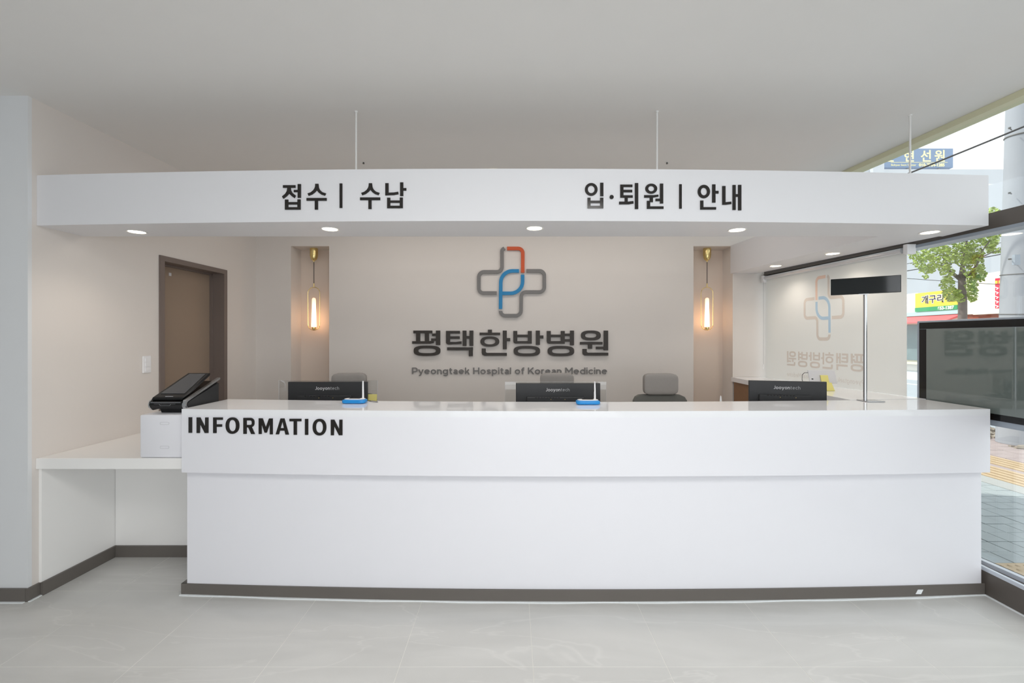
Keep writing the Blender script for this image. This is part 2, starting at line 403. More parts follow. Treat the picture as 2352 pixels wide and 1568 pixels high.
fx(-0.035, -0.005, -3.1, 4.6, 0.135, 0.158).obj('glazing_bead', 'anod', wf)
B().box(2.709, 2.7198, 0.2, 2.55, 0.0, 0.004).obj('sealant_bead', 'caulk', wf)

# ------------------------------------------------------------------ RECEPTION DESK
XC, HW = 0.42, 2.29
def bow(c, a): return lambda x: c + a * ((x - XC) / HW) ** 2
Ylip, Ykick, Ypan, Yback = bow(2.440, 0.075), bow(2.478, 0.072), bow(2.492, 0.062), bow(2.80, 0.13)
def curved(b, x0, x1, yf0, yf1, z0, z1, n=28):
    rows = []
    for i in range(n + 1):
        x = x0 + (x1 - x0) * i / n
        rows.append([b.bm.verts.new(p) for p in ((x, yf0(x), z0), (x, yf1(x), z0), (x, yf1(x), z1), (x, yf0(x), z1))])
    for A, Q in zip(rows, rows[1:]):
        for k in range(4): b.bm.faces.new((A[k], A[(k + 1) % 4], Q[(k + 1) % 4], Q[k]))
    b.bm.faces.new(rows[0][::-1]); b.bm.faces.new(rows[-1])
    return b
desk = empty('reception_desk', (0.42, 2.7, 0), label='long white reception counter with INFORMATION lettering on its front', category='desk')
b = B(); curved(b, -1.871, 2.708, Ylip, Yback, 1.038, 1.073)
b.obj('countertop', 'white', desk, smooth=True)
b = B(); curved(b, -1.871, 2.708, Ylip, lambda x: Ylip(x) + 0.036, 0.714, 1.038); b.box(-1.871, -1.835, Ylip(-1.85) + 0.036, 2.93, 0.714, 1.038)
b.obj('apron', 'whitep', desk, smooth=True)
b = B(); curved(b, -1.868, 2.698, Ypan, lambda x: Ypan(x) + 0.03, 0.0, 0.714); b.box(-1.868, -1.838, 2.585, 2.93, 0.0, 0.714)
b.obj('front_panel', 'whitep', desk, smooth=True)
b = B(); curved(b, -1.90, 2.716, Ykick, lambda x: Ypan(x), 0.0, 0.066); b.box(-1.90, -1.868, 2.55, 3.0, 0, 0.066)
b.obj('kickboard', 'base', desk, smooth=True)
b = B(); random.seed(3)
curved(b, -1.905, 2.716, lambda x: Ykick(x) - 0.010 - 0.004 * math.sin(x * 9) * math.sin(x * 3.1), lambda x: Ykick(x) + 0.001, 0.0, 0.005, 120)
b.obj('sealant_bead', 'caulk', desk)
b = B(); b.box(2.30, 2.33, Ykick(2.3) - 0.003, Ykick(2.3) - 0.0005, 0.02, 0.045, lambda v: Vector((v.x + (v.z - 0.03) * 0.5, v.y, v.z))); b.obj('paper_scrap', 'caulk', desk)

# INFORMATION: traced letters, 2D units = crop pixels
def info_fn(u, v, d):
    px, py = 400 + u / 5.6, 930 + v / 5.6
    Y = 2.5
    for _ in range(3): Y = Ylip((px - CX) * Y / F)
    p = P(px, py, Y); return (p.x, Ylip(p.x) - d, p.z)
def N_(dx, dy): return [poly((295 + dx, 157 + dy), (340 + dx, 157 + dy), (340 + dx, 240 + dy), (335 + dx, 357 + dy), (295 + dx, 357 + dy)),
                        poly((340 + dx, 157 + dy), (405 + dx, 285 + dy), (405 + dx, 357 + dy), (400 + dx, 357 + dy), (335 + dx, 230 + dy), (333 + dx, 157 + dy)),
                        poly((405 + dx, 157 + dy), (445 + dx, 157 + dy), (445 + dx, 357 + dy), (402 + dx, 357 + dy))]
INFO = [[rect(192, 155, 235, 355)], N_(0, 0),
        [rect(507, 157, 549, 358), rect(549, 157, 630, 188), rect(549, 245, 620, 277)],
        [ring(755, 262, 88, 106, 45, 73, 2.2)],
        [rect(895, 163, 937, 368), stroke([(937, 179), (982, 179), (1020, 179), (1020, 226), (1020, 270), (982, 270), (937, 270)], 33, [0, 0, 36, 0, 36, 0, 0]), poly((958, 284), (1000, 276), (1043, 370), (996, 370))],
        [rect(1092, 168, 1130, 370), rect(1235, 170, 1272, 374), poly((1130, 168), (1142, 168), (1183, 285), (1183, 353), (1168, 353), (1130, 240)), poly((1235, 170), (1225, 170), (1183, 285), (1183, 353), (1196, 353), (1235, 240))],
        [poly((1310, 374), (1372, 170), (1397, 170), (1397, 205), (1353, 374)), poly((1397, 170), (1422, 170), (1480, 377), (1436, 377), (1397, 205)), poly((1372, 294), (1418, 294), (1428, 326), (1364, 326))],
        [rect(1487, 174, 1640, 207), rect(1541, 207, 1583, 380)], [rect(1686, 176, 1728, 381)],
        [ring(1873, 282, 88, 107, 45, 73, 2.2)], N_(1723, 29)]
for g in INFO:
    b = B(); draw(b, g, info_fn, 0.0, 0.005); b.obj('letter', 'letter', desk)

# counter along the window
wc = empty('window_counter', (2.45, 3.7, 0), label='white side counter with brown cabinet under it along the blinded window', category='counter')
def XI(y): return 2.195 + 0.075 * (y - 2.785) / 1.815
b = B()
b.prism([(2.735, 2.935), (XF(4.597) - 0.07, 4.597), (XI(4.597), 4.597)] + [(x, Yback(x) + 0.002) for x in [2.195 + 0.5145 * k / 12 for k in range(13)]], 1.030, 1.0745, lambda u, v, d: (u, v, d))
b.obj('countertop', 'white', wc)
B().prism([(XI(2.98) + 0.02, 2.98), (2.70, 2.98), (XF(4.58) - 0.08, 4.58), (XI(4.58) + 0.02, 4.58)], 0, 1.030, lambda u, v, d: (u, v, d)).obj('cabinet', 'wood', wc)

# staff worktop
wt = empty('staff_worktop', (0.1, 3.2, 0), label='low white worktop behind the reception counter carrying the monitors', category='desk')
B().box(-1.78, 2.17, 2.945, 3.50, 0.70, 0.735).obj('worktop', 'white2', wt)
for x in (-1.76, -0.45, 2.13): B().box(x, x + 0.03, 2.96, 3.48, 0, 0.70).obj('side_panel', 'white2', wt)

# side table on the left
tb = empty('side_table', (-2.3, 2.9, 0), label='low white side shelf fixed between left wall and reception counter', category='table')
B().box(-2.72, -1.873, 2.535, 3.35, 0.726, 0.788, lambda v: Vector((max(v.x, XL(v.y) + 0.001) if v.x < -2 else v.x, v.y, v.z)), bev=0.002).obj('tabletop', 'white2', tb)
B().box(-2.682, -1.902, 3.004, 3.03, 0, 0.725).obj('back_panel', 'white2', tb)
B().box(0.001, 0.018, 2.55, 3.03, 0, 0.725, dw).obj('side_panel', 'white2', tb)
B().box(0.018, 0.032, 2.545, 3.004, 0, 0.075, dw).obj('skirting', 'base', tb)
B().box(-2.67, -1.902, 2.990, 3.004, 0, 0.075).obj('skirting', 'base', tb)

# ------------------------------------------------------------------ HANGING CANOPY
def Ybm(x): return 2.44 + 0.10 * (x / 2.72) ** 2
can = empty('hanging_canopy', (0, 2.6, 2.118), label='white hanging canopy box with black Korean lettering above the counter', category='canopy')
ZB0, ZB1 = 2.118, 2.405
Xe = 2.726
b = B(); n = 30; rows = []
for i in range(n + 1):
    x = -2.718 + (Xe + 2.718) * i / n
    rows.append([b.bm.verts.new(p) for p in ((x, Ybm(x), ZB0), (x, 2.81, ZB0), (x, 2.81, ZB1), (x, Ybm(x), ZB1))])
for A, Q in zip(rows, rows[1:]):
    for k in range(4): b.bm.faces.new((A[k], A[(k + 1) % 4], Q[(k + 1) % 4], Q[k]))
b.bm.faces.new(rows[0][::-1]); b.bm.faces.new(rows[-1])
b.obj('beam', 'canopy', can, smooth=True)
B().prism([(2.316, 2.81), (2.70, 2.81), (XF(4.598) - 0.13, 4.598), (2.262, 4.598)], ZB0, ZB1, lambda u, v, d: (u, v, d + (v - 2.81) * 0.016)).obj('side_beam', 'canopy', can)
for px in (818, 1509, 2104):
    X = (px - CX) * 2.665 / F
    B().lathe([(0.0055, 0), (0.0055, ZC - ZB1 - 0.008), (0.010, ZC - ZB1 - 0.008), (0.010, ZC - ZB1)], (X, 2.665 + (0.04 if px > 2000 else 0), ZB1), 10).obj('suspension_rod', 'rod', can, smooth=True)
def downlight(x, y, z):
    B().lathe([(0.042, -0.001), (0.050, -0.0035), (0.053, 0.0), (0.042, 0.0)], (x, y, z), 32, cap=False).obj('downlight_ring', 'rod', can)
    B().lathe([(0.0001, 0.0), (0.043, 0.0), (0.043, -0.0015), (0.0001, -0.0015)], (x, y, z), 32, cap=False).obj('downlight_diffuser', 'diff', can)
    light('downlight_lamp', 'SPOT', (x, y, z - 0.02), 4.5, (1.0, 0.88, 0.76), (0, 0, 0), 0.04, spot=2.4)
for x, y in ((-2.27, 2.687), (-1.074, 2.62), (0.132, 2.60), (1.338, 2.64), (2.54, 2.70)): downlight(x, y, ZB0 - 0.0005)
for x, y in ((2.47, 3.42), (2.41, 4.06)): downlight(x, y, ZB0 - 0.0015 + (y - 2.81) * 0.016)

def bfn(ox, oy, sc):
    def f(u, v, d):
        px, py = ox + u / sc, oy + v / sc; Y = 2.45
        for _ in range(3): Y = Ybm((px - CX) * Y / F)
        p = P(px, py, Y); return (p.x, Ybm(p.x) - d, p.z)
    return f
def su(dx, dy):
    return [poly(*[(x + dx, y + dy) for x, y in ((675, 160), (728, 160), (735, 218), (745, 245), (765, 272), (795, 298), (852, 318), (833, 355), (775, 337), (732, 305), (700, 268), (672, 300), (625, 335), (567, 357), (549, 318), (600, 300), (640, 268), (662, 235), (672, 205))]),
            rect(532 + dx, 392 + dy, 862 + dx, 437 + dy), rect(668 + dx, 437 + dy, 720 + dx, 582 + dy)]
TA = [[rect(147, 183, 352, 226), poly((218, 226), (275, 226), (280, 265), (303, 308), (358, 352), (337, 395), (290, 362), (248, 320), (212, 362), (155, 405), (132, 368), (182, 326), (210, 280)),
       rect(388, 165, 441, 390), rect(325, 260, 388, 297), rect(180, 418, 235, 583), rect(385, 415, 436, 583), rect(235, 460, 385, 500), rect(235, 543, 385, 583)],
      su(0, 0), [rect(1073, 155, 1118, 555)], su(876, -9),
      [poly((1820, 150), (1875, 150), (1875, 305), (1960, 302), (2032, 290), (2038, 330), (1960, 345), (1820, 350)), rect(2062, 137, 2115, 360), rect(2115, 230, 2165, 272),
       rect(1850, 388, 1903, 560), rect(2057, 385, 2108, 558), rect(1903, 433, 2057, 472), rect(1903, 520, 2057, 560)]]
TB = [[ring(222, 208, 86, 86, 46, 51), rect(342, 118, 386, 300), rect(171, 320, 213, 463), rect(341, 320, 385, 463), rect(213, 360, 341, 393), rect(213, 430, 341, 463)],
      [('p', ell(497, 310, 28, 28, 24))],
      [rect(613, 143, 657, 320), rect(657, 143, 778, 176), rect(657, 213, 775, 247), rect(657, 287, 782, 320), rect(672, 320, 714, 373), poly((597, 373), (720, 373), (790, 365), (793, 398), (730, 409), (597, 410)), rect(810, 123, 855, 473)],
      [ring(1031, 198, 81, 68, 40, 36), poly((935, 285), (1060, 285), (1127, 278), (1130, 305), (1060, 319), (935, 320)), rect(1010, 319, 1054, 380), rect(972, 362, 1016, 470), rect(1016, 437, 1197, 470), rect(1148, 130, 1192, 398), rect(1088, 333, 1148, 366)],
      [rect(1408, 138, 1443, 467)],
      [ring(1741, 237, 83, 91, 42, 51), rect(1853, 140, 1897, 386), rect(1897, 228, 1939, 264), rect(1692, 358, 1734, 480), rect(1734, 447, 1905, 480)],
      [poly((1989, 162), (2033, 162), (2033, 380), (2110, 372), (2113, 405), (2040, 415), (1989, 415)), rect(2128, 148, 2170, 485), rect(2203, 147, 2246, 490), rect(2170, 272, 2203, 308)]]
for T, f in ((TA, bfn(630, 400, 7.127)), (TB, bfn(1320, 400, 5.88))):
    for g in T:
        b = B(); draw(b, g, f, 0.0, 0.005); b.obj('letter', 'letter', can)

# ------------------------------------------------------------------ WALL SIGN
W_ = 38
LOGO = [('lgrey', [stroke([(1086, 97), (1060, 118), (1060, 355), (808, 355), (808, 585), (1003, 585)], W_, [0, 25, 55, 58, 50, 0])]),
        ('lorange', [stroke([(1115, 101), (1286, 101), (1285, 364)], W_, [0, 50, 0])]),
        ('lgrey', [stroke([(1326, 344), (1520, 344), (1520, 574), (1270, 574), (1266, 831), (1045, 831), (1045, 780)], W_, [0, 52, 52, 52, 55, 50, 0])]),
        ('lblue', [stroke([(1245, 345), (1048, 345), (1044, 758)], W_, [0, 125, 0]), stroke([(1284, 386), (1284, 588), (1065, 588)], W_, [0, 128, 0])])]
def oval(cx, cy): return ring(cx, cy, 144, 56, 97, 26, 2.9)
HOSP = [
    [rect(97, 993, 302, 1023), rect(127, 1023, 170, 1108), rect(222, 1023, 265, 1108), poly((85, 1108), (265, 1108), (318, 1100), (318, 1128), (280, 1136), (85, 1136)),
     rect(343, 993, 388, 1150), rect(302, 1025, 343, 1053), rect(292, 1078, 343, 1106), oval(246, 1212)],
    [rect(452, 996, 603, 1026), rect(452, 1026, 495, 1116), rect(495, 1055, 600, 1084), poly((452, 1116), (560, 1116), (620, 1109), (620, 1139), (480, 1146), (460, 1138), (452, 1126)),
     rect(633, 993, 674, 1160), rect(707, 993, 748, 1160), rect(674, 1052, 707, 1082), rect(465, 1175, 745, 1207), rect(700, 1207, 743, 1270)],
    [rect(908, 983, 950, 1015), rect(817, 1015, 1040, 1043), ring(928, 1112, 103, 56, 60, 30, 2.3), rect(1069, 993, 1112, 1195), rect(1112, 1074, 1150, 1108),
     poly((840, 1187), (883, 1187), (883, 1226), (895, 1235), (895, 1266), (870, 1266), (848, 1255), (840, 1237)), rect(895, 1235, 1113, 1266)],
    [rect(1183, 997, 1226, 1108), rect(1342, 997, 1384, 1134), rect(1226, 1037, 1342, 1065), poly((1183, 1108), (1342, 1106), (1342, 1134), (1205, 1134), (1188, 1127)),
     rect(1428, 993, 1472, 1148), rect(1472, 1046, 1510, 1079), oval(1330, 1215)],
    [rect(1547, 997, 1590, 1108), rect(1700, 997, 1742, 1136), rect(1590, 1037, 1700, 1065), poly((1547, 1108), (1700, 1106), (1700, 1136), (1570, 1136), (1552, 1128)),
     rect(1800, 993, 1842, 1152), rect(1742, 1025, 1800, 1053), rect(1742, 1086, 1800, 1114), oval(1700, 1215)],
    [ring(2026, 1046, 107, 54, 63, 24, 2.6), rect(1908, 1116, 2152, 1144), rect(1995, 1144, 2040, 1190), rect(2167, 993, 2212, 1207), rect(2082, 1167, 2167, 1195),
     poly((1935, 1192), (1980, 1192), (1980, 1224), (1992, 1233), (1992, 1264), (1960, 1264), (1942, 1255), (1935, 1237)), rect(1992, 1233, 2213, 1264)]]
def arc(cx, cy, r, a0, a1, n=16, ry=None):
    return [(cx + r * math.cos(math.radians(a0 + (a1 - a0) * k / n)), cy + (ry or r) * math.sin(math.radians(a0 + (a1 - a0) * k / n))) for k in range(n + 1)]
def oo(w): return ('r', ell(.5, .5, .4 + w / 2, .4 + w / 2, 28), ell(.5, .5, .4 - w / 2, .4 - w / 2, 28))
def glyph(c, w):
    s = lambda p, r=None: stroke(p, w, r)
    n_ = [s([(.1, 0), (.1, 1)]), s(arc(.43, .56, .33, 180, 0) + [(.76, 0)])]
    G = {'o': ([oo(w)], 1), 'e': ([s([(.12, .5), (.9, .5)]), s(arc(.5, .5, .4, 0, 312))], 1), 'c': ([s(arc(.5, .5, .4, 45, 315))], .85),
         'n': (n_, .86), 'h': ([s([(.1, 0), (.1, 1.4)]), n_[1]], .86),
         'a': ([s([(.12, .78)] + arc(.42, .6, .3, 110, 0, 8) + [(.72, 0)]), ('r', ell(.42, .3, .3 + w / 2, .21 + w / 2, 20), ell(.42, .3, .3 - w / 2, .21 - w / 2, 20))], .82),
         'g': ([oo(w), s([(.9, 1), (.9, 0)] + arc(.5, 0, .4, 0, -145, 12, .32))], 1), 'p': ([s([(.1, -.4), (.1, 1)]), oo(w)], 1), 'd': ([s([(.9, 0), (.9, 1.4)]), oo(w)], 1),
         'y': ([s([(.06, 1), (.46, .05)]), s([(.86, 1), (.46, .02), (.32, -.28), (.1, -.31)], [0, 0, .12, 0])], .92),
         't': ([s([(.26, 1.28), (.26, .1), (.58, .1)], [0, .2, 0]), s([(.03, .9), (.58, .9)])], .6), 'f': ([s([(.26, 0), (.26, 1.31), (.58, 1.31)], [0, .2, 0]), s([(.03, .9), (.55, .9)])], .58),
         'k': ([s([(.1, 0), (.1, 1.4)]), s([(.12, .35), (.72, 1)]), s([(.36, .62), (.78, 0)])], .84),
         'i': ([s([(.1, 0), (.1, 1)]), s([(.1, 1.2), (.1, 1.4)])], .2), 'l': ([s([(.1, 0), (.1, 1.4)])], .2), 'r': ([s([(.1, 0), (.1, 1)]), s([(.1, .5), (.16, .78), (.3, .9), (.52, .92)])], .55),
         's': ([s([(.68, .80), (.42, .92), (.15, .82), (.15, .64), (.42, .5), (.66, .36), (.66, .18), (.38, .08), (.06, .2)])], .78),
         'P': ([s([(.1, 0), (.1, 1.4)]), s([(.1, 1.3), (.95, 1.3), (.95, .52), (.1, .52)], [0, .38, .38, 0])], 1.02), 'H': ([s([(.1, 0), (.1, 1.4)]), s([(1.05, 0), (1.05, 1.4)]), s([(.2, .7), (.95, .7)])], 1.15),
         'K': ([s([(.1, 0), (.1, 1.4)]), s([(.12, .5), (1.0, 1.4)]), s([(.42, .82), (1.05, 0)])], 1.1),
         'M': ([s([(.1, 0), (.1, 1.4)]), s([(1.3, 0), (1.3, 1.4)]), s([(.12, 1.36), (.7, .5), (1.28, 1.36)])], 1.4),
         'J': ([s([(.62, 1.4), (.62, .1), (.05, .16)], [0, .3, 0])], .72), ' ': ([], .32)}
    return G[c]
def layout(text, w, gap=.2):
    x = 0; out = []
    for c in text:
        g, a = glyph(c, w); out.append((c, x, g)); x += a + gap
    return out, x - gap
def text_letters(text, w, fn, d0, d1, m, parent, split=True, name='letter'):
    """fn(u in 0..1 along the line, v in x-heights, d)"""
    lay, tot = layout(text, w)
    b = B()
    for c, x0, g in lay:
        if not g: continue
        draw(b, g, (lambda u, v, d, x0=x0: fn((u + x0) / tot, v, d)), d0, d1)
        if split: b.obj(name, m, parent); b = B()
    if not split: b.obj(name, m, parent)

sg = empty('hospital_wall_sign', (0, YB, 1.6), label='raised cross emblem with black Korean and grey English lettering on the back wall', category='sign')
def wfn(u, v, d): p = P(930 + u / 4.751, 550 + v / 4.751, YB); return (p.x, YB - d, p.z)
for m_, g in LOGO:
    b = B(); draw(b, g, wfn, 0.004, 0.024); b.obj('emblem_stroke', m_, sg)
for g in HOSP:
    b = B(); draw(b, g, wfn, 0.004, 0.026); b.obj('letter', 'letterm', sg)
def efn(u, v, d): return wfn(80 + u * 2125, 1466 - v * 50.5, d)
text_letters('Pyeongtaek Hospital of Korean Medicine', .22, efn, 0.002, 0.012, 'lgrey', sg)

# ------------------------------------------------------------------ PENDANT LAMPS
tubem = lamp_tube_mat(1.596, 1.905)
def pendant(label):
    r = empty('pendant_lamp', (0, 0, 0), label=label, category='lamp', group='brass pendant lamps in the wall niches')
    z = lambda py: EYE + (HY - py) * 4.71 / F - 0.0
    B().lathe([(0.0385, ZN - 0.001), (0.0400, ZN - 0.012), (0.040, ZN - 0.07), (0.036, ZN - 0.10), (0.026, ZN - 0.122), (0.008, ZN - 0.134), (0.005, ZN - 0.146)], n=28).obj('canopy_cup', 'brass', r, smooth=True)
    B().tube([(0, 0, ZN - 0.146), (0, 0, 2.055)], 0.0035).obj('cord', 'cordm', r)
    b = B(); b.tube([(0, 0, 2.058), (0, 0, 2.018)], 0.006)
    R, zt, zb = 0.063, 2.018 - 0.063, 1.562 + 0.063
    pts = [(R * math.cos(a), 0, zt + R * math.sin(a)) for a in [math.pi * k / 12 for k in range(13)]] + [(-R * math.cos(a), 0, zb - R * math.sin(a)) for a in [math.pi * k / 12 for k in range(13)]]
    b.tube(pts, 0.0036, 8, closed=True); b.obj('brass_loop', 'brass', r, smooth=True)
    B().lathe([(0.018, 1.570), (0.020, 1.576), (0.020, 1.596), (0.006, 1.596)], n=20).obj('lamp_socket', 'brass', r, smooth=True)
    B().lathe([(0.025, 1.597), (0.0255, 1.62), (0.023, 1.72), (0.0205, 1.80), (0.020, 1.885), (0.017, 1.898), (0.010, 1.905), (0.001, 1.907)], n=24).obj('glow_tube', tubem, r, smooth=True)
    return r
p1 = pendant('brass loop pendant lamp glowing in the left wall niche'); p1.location = ((721 - CX) * 4.71 / F, 4.71, 0)
p2 = copy_tree(p1); p2.location = ((1624 - CX) * 4.71 / F, 4.71, 0); p2['label'] = 'brass loop pendant lamp glowing in the right wall niche'

# ceiling fittings above the staff area
for px, lab in ((835, 'small ceiling sprinkler head left of centre behind the canopy'), (1532, 'small ceiling sprinkler head right of centre behind the canopy')):
    p = P(px, 373, 3.43); e_ = empty('sprinkler_head', (p.x, 3.43, ZC), label=lab, category='sprinkler', group='ceiling sprinkler heads')
    B().lathe([(0.016, -0.002), (0.016, -0.0001)], (p.x, 3.43, ZC), 16).obj('sprinkler_plate', 'rod', e_)
    B().lathe([(0.008, -0.014), (0.005, -0.002)], (p.x, 3.43, ZC), 12).obj('sprinkler_nozzle', 'frame', e_)
e_ = empty('ceiling_lamp', (-0.15, 3.72, ZC), label='flat round opal ceiling lamp peeking above the canopy', category='lamp')
B().lathe([(0.13, -0.020), (0.16, -0.012), (0.165, -0.001)], (-0.15, 3.72, ZC), 36).obj('lamp_shade', mat('opal_lamp', (230, 224, 206), 0.4, var=0, emit=0.25), e_, smooth=True)

# ------------------------------------------------------------------ ROLLER BLIND + DECAL
def XBl(y): return 2.95 - 0.08 * y
Y0b, Y1b = 3.035, 4.545
bl = empty('roller_blind', (2.65, 3.8, 2.1), label='white roller blind lowered over the side window behind the counter', category='blind')
b = B(); b.box(0, 1, Y0b + 0.01, Y1b - 0.02, 1.0755, 2.075, lambda v: Vector((XBl(v.y) + 0.0015 * v.x, v.y, v.z))); b.obj('blind_fabric', 'blind', bl)
b = B()
def bt(y, dx, z): return (XBl(y) + dx, y, z)
b.tube([bt(Y0b + 0.03, -0.012, 2.078), bt(Y1b - 0.03, -0.012, 2.088)], 0.019, 16); b.obj('roller_tube', mat('satin_aluminium', (214, 216, 220), 0.3, metal=0.35), bl, smooth=True)
B().box(0, 1, Y0b, Y1b, 2.108, 2.118, lambda v: Vector((XBl(v.y) - 0.012 + 0.05 * v.x, v.y, v.z + (v.y - 2.81) * 0.010 - 0.006))).obj('head_rail', 'dark', bl)
for y in (Y0b - 0.03, Y1b - 0.03): B().box(0, 1, y, y + 0.03, 2.045, 2.112, lambda v: Vector((XBl(v.y) - 0.035 + 0.06 * v.x, v.y, v.z)), bev=0.004).obj('end_bracket', 'wplastic', bl)
b = B()
for k in range(2):
    for i in range(112):
        z = 2.05 - i * 0.0075
        if z < 1.20 and k == 1: break
        b.lathe([(0.0005, -0.003), (0.003, 0), (0.0005, 0.003)], (XBl(4.52) - 0.03 - 0.006 * k, 4.52 - 0.012 * k, z), 6, cap=False)
b.obj('pull_chain', 'chrome', bl, kind='stuff')
b = B(); b.lathe([(0.006, 0), (0.006, 0.05)], (XBl(4.52) - 0.03, 4.52, 1.16), 8); b.obj('chain_weight', 'wplastic', bl)

dc = empty('window_decal', (2.64, 3.8, 1.6), label='pale mirrored cross emblem and hospital name on the roller blind', category='decal')
def plane(y, z, d): return (XBl(y) - 0.0008 - d, y, z)
def lfn(u, v, d): return plane(4.003 - (1540 - u) / 750 * 0.444 * 1.0, 2.012 - (v - 80) / 772 * 0.558, d)
pal = {'lgrey': 'pgrey', 'lorange': 'porange', 'lblue': 'pblue'}
for m_, g in LOGO:
    b = B(); draw(b, g, lfn, 0.0, 0.0006); b.obj('emblem_stroke', pal[m_], dc)
def hfn(u, v, d): return plane(4.217 - (2213 - u) / 2128 * 0.838, 1.358 - (v - 985) / 285 * 0.142, d)
for g in HOSP:
    b = B(); draw(b, g, hfn, 0.0, 0.0006); b.obj('letter', 'pgrey', dc)
text_letters('Pyeongtaek Hospital of Korean Medicine', .2, lambda u, v, d: plane(4.217 - (1 - u) * 0.838, 1.118 + v * 0.028, d), 0.0, 0.0006, 'pgrey2', dc)

# ------------------------------------------------------------------ OFFICE CHAIRS
def chair(label):
    r = empty('office_chair', (0, 0, 0), label=label, category='chair', group='grey office chairs behind the counter')
    B().cushion((0, 0.0, 1.090), (0.285, 0.085, 0.178), curve=-0.02, rnd=0.5).obj('headrest', 'fabric2', r, smooth=True)
    B().box(-0.035, 0.035, 0.045, 0.065, 0.90, 1.06, bev=0.006).obj('headrest_bracket', 'frame', r)
    B().cushion((0, 0.03, 0.79), (0.455, 0.06, 0.42), curve=-0.035, rnd=0.4).obj('backrest', 'mesh', r, smooth=True)
    B().box(-0.03, 0.03, 0.05, 0.09, 0.40, 0.92, bev=0.006).obj('back_support', 'frame', r)
    B().cushion((0, -0.24, 0.47), (0.49, 0.47, 0.09), rnd=0.5).obj('seat', 'fabric', r, smooth=True)
    for s in (-1, 1):
        B().box(s * 0.27 - 0.03, s * 0.27 + 0.03, -0.34, -0.10, 0.655, 0.68, bev=0.008).box(s * 0.26 - 0.012, s * 0.26 + 0.012, -0.24, -0.19, 0.42, 0.66).box(min(s * 0.27, s * 0.2), max(s * 0.27, s * 0.2), -0.24, -0.19, 0.41, 0.43).obj('armrest', 'frame', r)
    B().lathe([(0.028, 0.11), (0.028, 0.28), (0.018, 0.28), (0.018, 0.43)], (0, -0.24, 0), 16).obj('gas_column', 'frame', r)
    for k in range(5):
        a = k * 2 * math.pi / 5 + 0.3; dx, dy = math.cos(a), math.sin(a)
        l = B().tube([(0, -0.24, 0.12), (0.29 * dx, -0.24 + 0.29 * dy, 0.075)], [0.024, 0.015], 8).obj('leg', 'frame', r)
        w = B().tube([(0.29 * dx - 0.02 * dy, -0.24 + 0.29 * dy + 0.02 * dx, 0.029), (0.29 * dx + 0.02 * dy, -0.24 + 0.29 * dy - 0.02 * dx, 0.029)], 0.028, 14).tube([(0.29 * dx, -0.24 + 0.29 * dy, 0.03), (0.29 * dx, -0.24 + 0.29 * dy, 0.08)], 0.006).obj('caster', 'black', l)
        w.matrix_parent_inverse = Matrix()
    return r
c0 = chair('grey office chair whose headrest shows behind the leftmost monitor'); 
for i, (px, rz, lab) in enumerate(((800, math.pi, None), (1280, math.pi, 'grey office chair whose headrest shows behind the middle monitor'), (1515, math.pi, 'grey office chair fully clear of monitors, headrest and backrest showing'))):
    c = c0 if i == 0 else copy_tree(c0)
    c.location = ((px - CX) * 3.76 / F, 3.76 if i == 2 else 3.80, 0)
    c.rotation_euler = (0, 0, 0 if i == 2 else (0.08, -0.05)[i])
    if lab: c['label'] = lab

